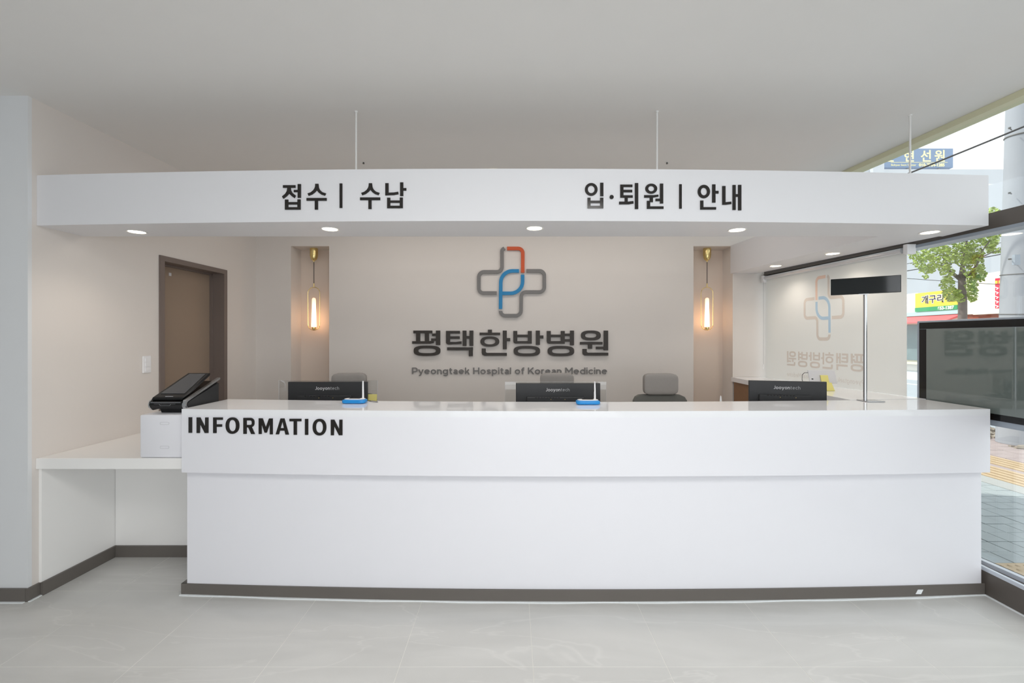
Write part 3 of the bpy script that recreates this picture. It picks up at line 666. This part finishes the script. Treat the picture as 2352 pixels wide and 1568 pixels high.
# ------------------------------------------------------------------ MONITORS
def monitor(label, pxl, pxr, ytl, ytr, Y, acry=True, yaw=0.0):
    xl, xr = (pxl - CX) * Y / F, (pxr - CX) * Y / F
    w = xr - xl; cx = (xl + xr) / 2; zt = EYE + (HY - (ytl + ytr) / 2) * Y / F
    r = empty('monitor', (cx, Y, 0.735), label=label, category='monitor', group='black office monitors behind the counter')
    r.location = (0, 0, 0)
    cs, sn = math.cos(yaw), math.sin(yaw)
    def f(v): return Vector((cx + v.x * cs - v.y * sn, Y + v.x * sn + v.y * cs, v.z))
    w2 = w / 2 / cs; zb = zt - 0.325
    B().box(-w2, w2, 0, 0.022, zb, zt, f, bev=0.003).obj('monitor_case', 'blackm', r)
    B().box(-w2 * 0.75, w2 * 0.62, -0.018, 0.0, zb + 0.02, zt - 0.092, f, bev=0.006).obj('rear_cover', 'blackm', r)
    B().box(-w2 + 0.008, w2 - 0.008, 0.022, 0.024, zb + 0.012, zt - 0.008, f).obj('screen', 'black', r)
    b = B()
    for k in range(9): b.box(-w2 * 0.55 + k * 0.02, -w2 * 0.55 + k * 0.02 + 0.012, -0.0186, -0.0175, zt - 0.100, zt - 0.097, f)
    b.obj('vent_slots', 'black', r)
    for s in (-0.052, 0.045): B().lathe([(0.003, 0), (0.003, 0.002)], (0, 0, 0), 8).obj('screw', 'brass', r).matrix_local = Matrix.Translation(f(Vector((s, -0.020, zt - 0.110)))) @ Matrix.Rotation(math.pi / 2, 4, 'X')
    B().box(-0.03, 0.03, -0.05, -0.018, 0.742, zt - 0.15, f, bev=0.004).obj('stand_neck', 'blackm', r)
    B().box(-0.12, 0.12, -0.08, 0.10, 0.7355, 0.745, f, bev=0.003).obj('stand_base', 'blackm', r)
    hh = 0.0088
    x0 = -0.003 - 0.083 + 0.0
    f1 = lambda u, v, d, X0=x0, Wd=0.166: f(Vector((X0 + u * Wd, -0.0004 - d, zt - 0.056 + v * 0.0165)))
    lay, tot = layout('Jooyontech', .2)
    b = B(); b2 = B()
    for i, (c, xx, g) in enumerate(lay):
        draw(b if i < 6 else b2, g, (lambda u, v, d, xx=xx: f1((u + xx) / tot, v, d)), 0.0, 0.0006)
    b.obj('brand_lettering', 'silver', r); b2.obj('brand_lettering', 'logo', r)
    if acry:
        ax0, ax1 = (acry[0] - CX) * (Y + 0.05) / F, (acry[1] - CX) * (Y + 0.05) / F
        B().box(ax0, ax1, Y + 0.045, Y + 0.048, zb - 0.02, zt + 0.006).box(ax0, ax1, Y + 0.045, Y + 0.09, zb - 0.022, zb - 0.018).obj('clear_guard_panel', 'acrylic', r)
        for xx in (ax0, ax1 - 0.0012): B().box(xx, xx + 0.0012, Y + 0.0445, Y + 0.0485, zb - 0.02, zt + 0.006).obj('guard_edge', 'silver', r)
    return r
monitor('black monitor seen from behind, leftmost of the three', 662, 843, 875, 878, 3.10, (641, 868), 0.02)
monitor('black monitor seen from behind, middle of the three', 1185, 1379, 880, 880, 3.10, (1160, 1392), 0.0)
monitor('black monitor seen from behind, rightmost of the three beside window counter', 1730, 1887, 877, 873, 3.05, None, -0.22)

# sticky notes beside the left monitor
nt_ = B().box(0, 0.062, 0, 0.001, 0, 0.056, lambda v: Vector((P(844, 0, 3.12).x + v.x, 3.133 + v.y + v.z * 0.05, EYE + (HY - 924) * 3.12 / F + v.z)))
st = nt_.obj('sticky_note', 'yellow', label='yellow sticky note right of the leftmost monitor', category='note')
b = B(); p = P(843, 918, 2.86)
pts = [P(843, 917.5, 2.84), P(850, 921, 2.82), P(858, 924, 2.78), P(865, 925, 2.77), P(868, 923, 2.78), P(866, 921, 2.80), P(857, 919.5, 2.83), P(846, 919, 2.84)]
for q in pts: q.z = 1.0755
b.tube(pts, 0.0013, 6); o = b.obj('pen_cord', 'cordm', label='thin dark cord loop lying by the left signature pad', category='cord')

# ------------------------------------------------------------------ SIGNATURE PADS
def pad(label):
    r = empty('signature_pad', (0, 0, 0), label=label, category='signature pad', group='blue signature pads on the counter')
    b = B(); b.cushion((0, 0, 0.0125), (0.142, 0.075, 0.025), rnd=0.55); b.obj('pad_body', 'blue', r, smooth=True)
    B().cushion((0, 0.002, 0.0262), (0.124, 0.060, 0.006), rnd=0.8).obj('pad_top', 'wplastic', r, smooth=True)
    B().box(-0.034, 0.034, -0.012, 0.018, 0.0292, 0.0300).obj('pad_screen', 'black', r)
    B().tube([(0.046, 0.015, 0.027), (0.046, 0.015, 0.052), (0.045, 0.016, 0.120), (0.045, 0.016, 0.135)], [0.0062, 0.0058, 0.0050, 0.0042], 10).obj('stylus', 'wplastic', r, smooth=True)
    b = B(); b.tube([(0.042, 0.010, 0.131), (0.039, 0.008, 0.110), (0.0405, 0.006, 0.09), (0.039, 0.008, 0.075)], 0.0009, 5); b.obj('stylus_cord', 'cordm', r)
    return r
s1 = pad('blue signature pad with white stylus in front of the leftmost monitor'); s1.location = ((815 - CX) * 2.745 / F, 2.745, 1.0735)
s2 = copy_tree(s1); s2.location = ((1350 - CX) * 2.70 / F, 2.70, 1.0735); s2['label'] = 'blue signature pad with white stylus in front of the middle monitor'

# small white pen tip behind the counter
wp = empty('white_pen_holder', (P(1662, 0, 2.95).x, 2.99, 0.735), label='slim white upright pen holder peeking over the counter near right niche', category='pen holder')
B().lathe([(0.03, 0), (0.03, 0.012), (0.009, 0.016), (0.0085, 0.30), (0.004, 0.345), (0.002, 0.352)], (wp.location.x, 2.99, 0.7355), 12).obj('holder_stem', 'wplastic', wp, smooth=True)

# ------------------------------------------------------------------ CUSTOMER DISPLAY ON POLE
cdp = empty('customer_display', (2.25, 2.84, 1.074), label='long narrow black display bar on a chrome pole standing on the counter', category='display')
a = P(1987, 0, 2.84)
B().tube([(a.x, 2.84, 1.078), (a.x, 2.84, 1.76)], 0.0105, 14).obj('pole', 'chrome', cdp, smooth=True)
B().box(a.x - 0.03, a.x + 0.085, 2.785, 2.875, 1.0735, 1.0785, bev=0.0015).obj('base_plate', 'chrome', cdp)
yw = -0.642
def df(v): return Vector((2.2435 + v.x * math.cos(yw) - v.y * math.sin(yw), 2.825 + v.x * math.sin(yw) + v.y * math.cos(yw), v.z))
B().box(-0.1755, 0.1755, 0.0, 0.028, 1.757, 1.8625, df, bev=0.002).obj('display_case', 'black', cdp)
B().box(-0.172, 0.172, -0.0012, 0.0, 1.760, 1.8595, df).obj('display_screen', 'screen2', cdp)
B().box(-0.03, 0.02, -0.004, 0.0, 1.752, 1.757, df).obj('display_tab', 'chrome', cdp)

# ------------------------------------------------------------------ TABLET ON THE WINDOW COUNTER
tx_, ty_ = 2.40, 3.42
tab = empty('tablet', (tx_, ty_, 1.075), label='silver tablet on a yellow stand on the window side counter', category='tablet')
def tf(v):
    v = Matrix.Rotation(-0.35, 3, 'X') @ v; v = Matrix.Rotation(-0.12, 3, 'Z') @ v
    return Vector((tx_ + v.x, ty_ + v.y, 1.135 + v.z))
B().box(-0.098, 0.098, 0, 0.008, -0.008, 0.098, tf, bev=0.003).obj('tablet_body', 'silver', tab)
B().box(-0.082, -0.070, -0.0015, 0, 0.022, 0.030, tf).obj('camera_lens', 'black', tab)
B().box(-0.02, 0.035, -0.012, -0.004, -0.02, 0.055, tf, bev=0.002).box(-0.008, 0.048, -0.055, 0.03, -0.0595, -0.054, lambda v: Vector((tx_ + v.x, ty_ + v.y, 1.135 + v.z))).box(-0.010, 0.046, -0.055, -0.048, -0.057, 0.0, lambda v: Vector((tx_ + v.x, ty_ + v.y + (v.z + 0.057) * 0.6, 1.135 + v.z))).obj('tablet_stand', 'yellow', tab)
B().tube([tf(Vector((-0.098, 0.002, 0.078))), tf(Vector((-0.125, 0.0, 0.076))), tf(Vector((-0.145, 0.0, 0.058))), tf(Vector((-0.152, 0, 0.02))), (tx_ - 0.15, ty_ - 0.01, 1.079)], 0.0022, 6).obj('charging_cable', 'cordm', tab, smooth=True)

# ------------------------------------------------------------------ WHITE DRAWER BOX + TOUCH TERMINAL
bx = empty('drawer_box', (-2.0, 2.7, 0.788), label='glossy white storage box with two slot pulls on the low side shelf', category='box')
B().box(-2.136, -1.876, 2.548, 2.96, 0.7885, 1.034, bev=0.008).obj('box_body', 'whitep', bx, smooth=True)
for z in (0.985, 0.848):
    sl = B(); draw(sl, [('r', [(x, y) for x, y in rounded([(-0.026, 0), (-0.026, 0.0075), (0.026, 0.0075), (0.026, -0.0075), (-0.026, -0.0075), (-0.026, 0)], [0, 0.006, 0.006, 0.006, 0.006, 0])][:-1],
                        [(x * 0.94, y * 0.78) for x, y in rounded([(-0.026, 0), (-0.026, 0.0075), (0.026, 0.0075), (0.026, -0.0075), (-0.026, -0.0075), (-0.026, 0)], [0, 0.006, 0.006, 0.006, 0.006, 0])][:-1])],
                  lambda u, v, d, z=z: (-1.993 + u, 2.548 - d, z + v), -0.001, 0.001)
    sl.obj('slot_pull', 'silver', bx)

tm = empty('touch_terminal', (-2.0, 2.75, 1.034), label='black angled touch screen terminal on top of the white box', category='terminal')
def side(pts, x0, x1, taper=0.0):
    b = B(); b.prism(pts, x0, x1, lambda u, v, d: (d + (taper * max(0, (u - 2.62)) if d < -2.0 else -taper * 0.3 * max(0, u - 2.62)), u, v)); return b
side([(2.63, 1.0345), (2.82, 1.0345), (2.82, 1.07), (2.61, 1.07)], -2.075, -1.93).obj('foot', 'black', tm)
body = [(2.575, 1.085), (2.59, 1.062), (2.63, 1.055), (2.88, 1.055), (2.88, 1.195), (2.86, 1.200), (2.60, 1.115), (2.58, 1.105)]
side(body, -2.105, -1.912).obj('terminal_body', 'black', tm)
side([(2.583, 1.083), (2.60, 1.067), (2.64, 1.061), (2.875, 1.061), (2.875, 1.185), (2.62, 1.105)], -1.912, -1.899).obj('side_cover', 'blackm', tm)
b = B(); draw(b, [stroke([(2.66, 1.058), (2.60, 1.058), (2.578, 1.082), (2.590, 1.108), (2.885, 1.214)], 0.013, [0, 0.012, 0.02, 0.012, 0])], lambda u, v, d: (d, u, v), -1.914, -1.896)
b.obj('silver_trim', 'chrome', tm, smooth=True)
b = B(); draw(b, [stroke([(2.66, 1.058), (2.60, 1.058), (2.578, 1.082), (2.590, 1.108), (2.66, 1.133)], 0.010, [0, 0.012, 0.02, 0.012, 0])], lambda u, v, d: (d, u, v), -2.112, -2.103)
b.obj('silver_trim', 'chrome', tm, smooth=True)
side([(2.588, 1.116), (2.596, 1.128), (2.835, 1.252), (2.845, 1.248), (2.84, 1.236), (2.60, 1.112)], -2.100, -1.922, 0.16).obj('display_panel', 'black', tm)
def scr(u, v, d):
    y = 2.628 + v * 0.195; z = 1.1450 + v * 0.1012 + d; tl = 0.16 * (y - 2.62)
    x0, x1 = -2.080 + tl, -1.938 - 0.3 * tl
    return (x0 + (x1 - x0) * u, y - d * 0.5, z)
b = B(); b.prism([(0, 0), (1, 0), (1, 1), (0, 1)], 0.0005, 0.0022, scr); b.obj('touch_screen', mat('touch_glass', (66, 68, 72), 0.05, var=0, ior=1.7), tm)
B().box(-2.095, -1.92, 2.573, 2.577, 1.0995, 1.1025).box(-2.075, -1.95, 2.573, 2.577, 1.0925, 1.0935).obj('front_trim_line', 'chrome', tm)
b = B(); draw(b, [stroke([(-2.045, 1.0905), (-2.038, 1.083), (-1.985, 1.083), (-1.978, 1.0905)], 0.0015)], lambda u, v, d: (u, 2.578 - d, v), 0, 0.004); b.obj('card_slot', 'chrome', tm)
B().box(-2.03, -1.985, 2.5995, 2.601, 1.1318, 1.1338).obj('maker_mark', 'silver', tm)

# ------------------------------------------------------------------ WALL TELEVISION BY THE GLASS
tv = empty('television', (2.74, 2.45, 0), label='large glossy flat television at the glass front right of the counter', category='television')
def tvb(x0, x1, y0, y1, z0, z1, bev=0): return B().box(x0, x1, y0, y1, z0, z1, bev=bev)
XT = 2.740
tvb(XT, XT + 0.035, 1.93, 3.005, 0.975, 1.590, 0.003).obj('television_case', 'bezel', tv)
tvb(XT - 0.003, XT, 1.945, 2.985, 1.008, 1.578).obj('black_bezel', 'black', tv)
tvb(XT - 0.0045, XT - 0.003, 1.98, 2.932, 1.045, 1.534).obj('screen', 'screen', tv)
tvb(XT - 0.004, XT - 0.0035, 1.945, 2.985, 1.5345, 1.5355).obj('bezel_seam', 'bezel', tv)
B().tube([(XT + 0.018, 2.05, 0.157), (XT + 0.018, 2.05, 0.98)], 0.017, 12).obj('support_post', 'dark', tv)
B().box(XT - 0.012, XT + 0.045, 1.96, 2.14, 0.1565, 0.162).obj('post_foot', 'dark', tv)

# ------------------------------------------------------------------ OUTDOORS
GZ = -0.10
gr = B().box(2.86, 30, -8, 60, GZ - 0.4, GZ - 0.022, lambda v: Vector((XF(v.y) + 0.052 if v.x < 3 else v.x, v.y, v.z)) if -3 < v.y < 5 else v).obj('ground', 'joint', kind='structure')
def pavers(x0, x1, y0, y1, s, sy, m, name, g, limit=300):
    proto = None; n = 0
    nx, ny = round((x1 - x0) / s), round((y1 - y0) / sy)
    for j in range(ny):
        for i in range(nx):
            if n >= limit: return
            if proto is None: proto = B().box(0, s - g, 0, sy - g, GZ - 0.022, GZ, bev=0.002).obj(name, m, gr); o = proto
            else: o = proto.copy(); C.objects.link(o)
            o.location = (x0 + i * s, y0 + j * sy, random.uniform(-0.0015, 0.0015)); n += 1
random.seed(5)
pavers(3.03, 5.18, 3.115, 5.1, 0.165, 0.165, 'paver', 'paver', 0.006, 200)
B().box(2.9, 3.02, -3, 8, GZ - 0.022, GZ - 0.002).box(5.18, 5.42, -3, 30, GZ - 0.022, GZ + 0.001).obj('kerb_strip', 'kerb', gr)
# tactile: dotted slabs next to the glass, barred slabs along the street
b = B(); b.box(3.02, 3.93, 2.2, 3.11, GZ - 0.02, GZ + 0.001)
b.obj('tactile_slab', 'tact', gr)
b = B()
for i in range(16):
    for j in range(16):
        b.lathe([(0.016, 0), (0.010, 0.007)], (3.05 + i * 0.056, 2.23 + j * 0.056, GZ + 0.001), 8)
b.obj('tactile_dots', 'tact', gr, kind='stuff')
for k in range(9):
    x = 5.43 + k * 0.105 + (0.10 if k > 4 else 0)
    B().box(x, x + 0.062, 3.0, 9.5, GZ - 0.01, GZ + 0.006).obj('tactile_bar', 'tact', gr)
B().box(5.42, 6.50, -3, 14, GZ - 0.022, GZ - 0.006).obj('tactile_bed', 'pink', gr)
pavers(6.50, 7.55, 4.8, 8.2, 0.21, 0.21, 'pink', 'pink_paver', 0.008, 90)
B().box(7.55, 8.45, -3, 14, GZ - 0.022, GZ - 0.004).obj('pink_paving', 'pink', gr)
b = B()
for i in range(6):
    b.box(5.19 - 2.2 + i * 0.4, 5.19 - 2.2 + i * 0.4 + 0.38, 5.14, 16, GZ - 0.022, GZ - 0.001)
for i in range(13):
    for j in range(50): b.box(3.03 + i * 0.165, 3.189 + i * 0.165, 3.115 - (j + 1) * 0.165, 3.109 - j * 0.165, GZ - 0.022, GZ - 0.0005) if (i >= 6 or j >= 6) else None
b.obj('far_paving', 'paver', gr, kind='stuff')
# asphalt road, opposite pavement
B().box(8.5, 19.5, -8, 60, GZ - 0.02, GZ - 0.012).obj('road', 'asphalt', kind='structure')
b = B(); b.box(8.9, 9.05, -8, 60, GZ - 0.012, GZ - 0.010); b.box(13.9, 14.05, -8, 60, GZ - 0.012, GZ - 0.010); b.box(15.5, 19.0, 15, 28, GZ - 0.012, GZ - 0.010); b.obj('road_lines_and_sun_patch', 'roadline_sun', kind='structure')  # thin lines, plus a wide white slab painting the sun's brightness on the road
B().box(19.5, 24, -8, 60, GZ - 0.02, GZ + 0.05).obj('far_pavement', 'kerb', kind='structure')
# rubble in the tree pit
rb = empty('rubble_heap', (7.9, 7.2, GZ), label='low heap of broken stones in the tree pit by the pole', category='rubble')
random.seed(11); b = B()
for k in range(620):
    x, y = random.uniform(7.25, 8.4), random.uniform(6.2, 8.6); s = random.uniform(0.018, 0.05)
    if (x - 7.69) ** 2 + (y - 7.6) ** 2 < .05 or (x - 7.6) ** 2 + (y - 6.67) ** 2 < .13: continue
    R_ = Matrix.Rotation(random.uniform(0, 3), 3, 'Z') @ Matrix.Rotation(random.uniform(-.6, .6), 3, 'X')
    b.box(-s, s, -s * .8, s * .8, -s * .4, s * .4, lambda v: R_ @ (v * (1 + 0.3 * math.sin(v.x * 90))) + Vector((x, y, GZ + s * .25)))
b.obj('stones', 'rubble', rb, kind='stuff')

# concrete utility pole with steps and bands
up = empty('utility_pole', (7.62, 6.67, GZ), label='thick grey concrete utility pole at the pavement edge', category='pole')
B().tube([(7.60, 6.67, GZ), (7.62, 6.67, 2.0), (7.66, 6.67, 5.2), (7.70, 6.67, 9.5)], [0.235, 0.205, 0.165, 0.12], 28).obj('pole_shaft', 'concrete', up, smooth=True)
for py in (735 - 14, 629, 308, 492):
    z = EYE + (HY - py) * 6.6 / F; r = 0.235 - 0.0145 * (z + 0.1) * 0.95 + 0.003
    b = B(); b.tube([(7.62 + (z - 2) * 0.0125 + r * math.cos(t), 6.67 + r * math.sin(t), z + 0.01 * math.sin(t)) for t in [k * math.pi / 12 for k in range(24)]], 0.006 if py != 308 else 0.012, 6, closed=True); b.obj('steel_band', 'frame', up)
for py in (294, 443, 595):
    z = EYE + (HY - py) * 6.5 / F; x = (2322 - CX) * 6.5 / F
    B().tube([(x + 0.12, 6.6, z + 0.02), (x - 0.02, 6.5, z)], 0.008, 6).lathe([(0.016, -0.01), (0.016, 0.01)], (x - 0.02, 6.5, z), 8).obj('climbing_step', 'frame', up)
B().box(7.34, 7.42, 6.48, 6.52, 2.55, 2.70).obj('number_plate', 'bezel', up)

def cable(px0, py0, Y0, px1, py1, Y1, sag, r, label):
    a, c = P(px0, py0, Y0), P(px1, py1, Y1)
    pts = [a.lerp(c, k / 14) - Vector((0, 0, sag * 4 * (k / 14) * (1 - k / 14))) for k in range(15)]
    B().tube(pts, r, 6).obj('overhead_cable', 'wire', label=label, category='cable', group='overhead street cables')
cable(1700, 545, 9.0, 2440, 254, 6.0, 0.04, 0.013, 'thick black overhead cable rising right across the upper glass')
cable(1960, 640, 9.6, 2480, 546, 8.6, 0.05, 0.010, 'thin black overhead cable just under the transom crossing the tree crown')
cable(2000, 622, 9.9, 2480, 510, 8.9, 0.05, 0.006, 'thin wire below the transom right of the tree')
cable(1900, 624, 14, 2700, 668, 14, 0.10, 0.009, 'thin dark wire sagging behind the tree above the shops')

# street tree
tr = empty('street_tree', (P(2208, 0, 7.6).x, 7.6, GZ), label='leafy green street tree with grey trunk outside the glass front', category='tree')
def tp(u, v, y=7.6): return P(2080 + u / 7.13, 540 + v / 7.13, y)
def branch(pts, r, y=7.6): return B().tube([tp(u, v, y + dy) for u, v, dy in pts], r, 10)
gz = tp(930, 1370); 
b = B(); b.tube([(gz.x, 7.6, GZ), tp(932, 1370), tp(935, 1080), tp(925, 850), tp(920, 640)], [0.075, 0.062, 0.058, 0.052, 0.048], 12); b.obj('trunk', 'bark', tr, smooth=True)
for pts, r in (([(900, 720, 0), (800, 650, .05), (700, 560, .1), (625, 380, .15), (610, 180, .15)], [.035, .027, .022, .013, .008]),
               ([(920, 650, 0), (935, 480, 0), (960, 250, -.1), (1010, 60, -.1), (1100, -250, -.1)], [.04, .025, .018, .014, .008]),
               ([(945, 700, 0), (1060, 640, -.1), (1170, 480, -.2), (1240, 280, -.2), (1400, 60, -.2)], [.03, .022, .016, .012, .008]),
               ([(700, 560, .1), (520, 480, .2), (330, 380, .3)], [.014, .010, .005]), ([(1200, 380, -.2), (1400, 290, -.2), (1640, 215, -.2)], [.010, .008, .004])):
    branch(pts, r).obj('branch', 'bark', tr, smooth=True)
random.seed(2)
CL = [(240, 330, 170, 110, 240), (350, 470, 190, 130, 320), (600, 360, 170, 190, 420), (560, 210, 150, 70, 180), (690, 640, 110, 120, 220), (690, 820, 110, 110, 220), (770, 980, 150, 95, 300), (900, 1040, 80, 60, 60),
      (1000, 110, 250, 110, 380), (900, 330, 130, 140, 260), (1100, 500, 180, 190, 420), (1100, 330, 170, 130, 280), (1200, 640, 110, 110, 220), (1070, 800, 100, 100, 170), (1090, 960, 90, 110, 200),
      (1380, 110, 110, 130, 240), (1500, 250, 170, 45, 150), (1440, 0, 100, 110, 160), (1250, -150, 260, 150, 320), (800, -120, 300, 160, 380), (1450, -390, 90, 60, 90), (1690, -400, 70, 45, 60), (360, 560, 130, 60, 90), (330, 680, 45, 30, 25)]
b = B()
for (u, v, ru, rv, n) in CL:
    for k in range(int(n * 0.95)):
        a = random.uniform(0, 2 * math.pi); q = math.sqrt(random.random()) * 1.04 + abs(random.gauss(0, 0.10)); c = tp(u + ru * q * math.cos(a), v + rv * q * math.sin(a), 7.6); c = Vector((0, 0, EYE)) + (c - Vector((0, 0, EYE))) * random.uniform(0.955, 1.045)
        s = random.uniform(0.015, 0.028); R_ = Matrix.Rotation(random.uniform(0, 6.28), 3, 'Z') @ Matrix.Rotation(random.uniform(-1.1, 1.1), 3, 'X') @ Matrix.Rotation(random.uniform(-1.1, 1.1), 3, 'Y')
        vs = [b.bm.verts.new(c + R_ @ Vector(p)) for p in ((0, -s, 0), (s * .95, s * .15, .15 * s), (s * .4, s * .8, 0), (-s * .4, s * .8, 0), (-s * .95, s * .15, .15 * s))]
        b.bm.faces.new(vs)
fo = b.obj('foliage', 'leaf', tr, kind='stuff')

# ---- buildings across the street (plane X = 24 facing the street)
def sh(px, py, X=24.0):
    Y = X * F / (px - CX); return Vector((X, Y, EYE + (HY - py) * Y / F))
def text(body, size, loc, rot, m, parent, name='lettering', off=0.0, ext=0.004, align='CENTER'):
    c = bpy.data.curves.new(name, 'FONT'); c.body = body; c.size = size; c.extrude = ext; c.offset = off; c.align_x = align
    o = bpy.data.objects.new(name, c); C.objects.link(o); o.location = loc; o.rotation_euler = rot
    bpy.context.view_layer.update()
    me = bpy.data.meshes.new_from_object(o.evaluated_get(bpy.context.evaluated_depsgraph_get())); bpy.data.objects.remove(o)
    me.materials.clear(); me.materials.append(M[m]); o2 = bpy.data.objects.new(name, me); C.objects.link(o2)
    o2.location = loc; o2.rotation_euler = rot
    if parent: o2.parent = parent; o2.matrix_parent_inverse = Matrix.Translation(-parent.location)
    return o2
RX = (math.pi / 2, 0, -math.pi / 2)          # text facing -X
shop = empty('snack_shop', (24, 26, GZ), label='low shop across the street with yellow signboard and red awning', category='building')
ya, yb_ = sh(2210, 0).y, 32.0
B().box(24.1, 30, ya, yb_, GZ, 4.15).obj('shop_wall', 'bcream', shop)
b = B()
for k in range(16): b.box(24.06, 24.1, sh(2106, 0).y + 0.02, sh(2092, 0).y + 2.5, 2.85 + k * 0.085, 2.85 + k * 0.085 + 0.07)
b.obj('shutter_slats', 'swhite', shop)
y0, y1 = sh(2203, 0).y, sh(2106, 0).y
sb = B().box(23.9, 24.05, y0, y1, 3.30, 4.15).obj('yellow_signboard', 'signyel', shop)
gb = B().box(23.88, 24.05, y0, y1, 3.06, 3.30).obj('green_sign_strip', 'signgrn', shop)
text('개구리 분', 0.50, (23.89, 24.92, 3.55), RX, 'swhite', sb, off=0.035, ext=0.003); text('개구리 분', 0.50, (23.88, 24.92, 3.55), RX, 'letter', sb, off=0.008, ext=0.004)
text('653-1387', 0.24, (23.87, 24.45, 3.10), RX, 'swhite', gb, off=0.008)
B().box(23.92, 24.05, y0, y1 + 1.2, 2.82, 3.05).obj('teal_fascia', 'teal', shop)
B().prism([(24.05, 2.82), (23.0, 2.42), (23.0, 2.36), (24.05, 2.70)], ya, yb_, lambda u, v, d: (u, d, v)).obj('red_awning', 'awn', shop)
for k in range(4):
    yy = ya + 0.7 + k * 1.9; B().box(24.02, 24.1, yy, yy + 1.7, GZ + 0.3, 2.3).obj('shop_window', 'shopg', shop)
wl2 = empty('cream_building', (24, 22, GZ), label='cream rendered building with brown shopfront left of the utility pole', category='building')
B().box(24.1, 32, 14, ya - 0.02, 2.76, 4.75, lambda v: Vector((v.x, v.y, v.z + (0.35 if v.z > 3 and v.y < 20 else 0)))).obj('upper_wall', 'bcream', wl2)
B().box(24.2, 32, 14, ya - 0.02, GZ, 2.76).obj('brown_shopfront', 'brick', wl2)
B().box(23.95, 24.1, 14, ya - 0.6, 2.72, 2.86).obj('canopy_edge', 'bcream', wl2)
B().box(24.15, 24.2, 16, ya - 1.4, 0.6, 2.3).obj('shop_window', 'shopg', wl2)
rs = empty('red_sign', (23.8, 20.9, 3), label='tall red vertical shop sign beside the utility pole', category='sign')
B().box(23.6, 24.095, sh(2326, 0).y, sh(2304, 0).y, 2.95, 4.42, bev=0.01).obj('sign_panel', 'signred', rs)
b = B(); random.seed(8)
yc = sh(2313, 0).y
for k in range(5):
    z = 4.0 - k * 0.22; draw(b, [stroke([(yc + .16, z), (yc + .02, z - .07), (yc + .10, z - .13)], .035), stroke([(yc - .06, z + .02), (yc - .06, z - .14)], .03)], lambda u, v, d: (23.6 - d, u, v), 0, 0.01)
b.obj('sign_strokes', 'swhite', rs)
b = B(); draw(b, [rect(yc - .1, 4.16, yc + .0, 4.30), rect(yc + .05, 4.16, yc + .15, 4.30)], lambda u, v, d: (23.6 - d, u, v), 0, 0.01); b.obj('sign_blocks', 'signyel', rs)

# big grey building with rooftop billboard, facing the camera
gb_ = empty('grey_tower', (38, 42, GZ), label='large pale grey building filling the sky behind the street tree', category='building')
zt = EYE + (HY - 388) * 40 / F - 0.02
B().box(20, 60, 40, 55, GZ, zt).obj('tower_wall', 'bgrey', gb_)
B().box(32.2, 33.2, 39.6, 40, zt - 1.6, zt + 0.6).obj('roof_duct', 'bgrey', gb_)
B().box(27, 29.5, 39.95, 40, 4.5, 9).obj('wall_panel', 'bezel', gb_)
bb = empty('rooftop_billboard', (36, 39, zt), label='blue rooftop billboard with cream Korean lettering above the canopy', category='billboard')
YS = 40.4
x0, x1 = (1985 - CX) * YS / F, (2189 - CX) * YS / F
z0, z1 = EYE + (HY - 385) * YS / F, EYE + (HY - 341) * YS / F
B().box(x0, x1, YS, YS + 0.4, z0, z1).obj('billboard_panel', 'signblu', bb)
for fx_ in (0.2, 0.5, 0.85): B().box(x0 + (x1 - x0) * fx_, x0 + (x1 - x0) * fx_ + 0.12, YS + 0.1, YS + 0.3, zt + 0.001, z0).obj('billboard_post', 'kerb', bb)
cxb = lambda px: (px - CX) * YS / F
for ch, px, py, s in (('보', 2040, 372, 1.15), ('현', 2088, 369, 1.15), ('선', 2127, 369, 1.15), ('원', 2159, 369, 1.15)):
    text(ch, s, (cxb(px), YS - 0.01, EYE + (HY - py) * YS / F), (math.pi / 2, 0, 0), 'cream', bb, off=0.02, ext=0.01)
B().box(cxb(2046), cxb(2176), YS - 0.03, YS, EYE + (HY - 373.2) * YS / F, EYE + (HY - 372.4) * YS / F).obj('underline', 'cream', bb)
text('Bohyun Seon Center', 0.27, (cxb(2075), YS - 0.01, EYE + (HY - 381) * YS / F), (math.pi / 2, 0, 0), 'cream', bb, ext=0.01)
text('010-7924-1285', 0.38, (cxb(2140), YS - 0.01, EYE + (HY - 382) * YS / F), (math.pi / 2, 0, 0), 'cream', bb, off=0.015, ext=0.01)
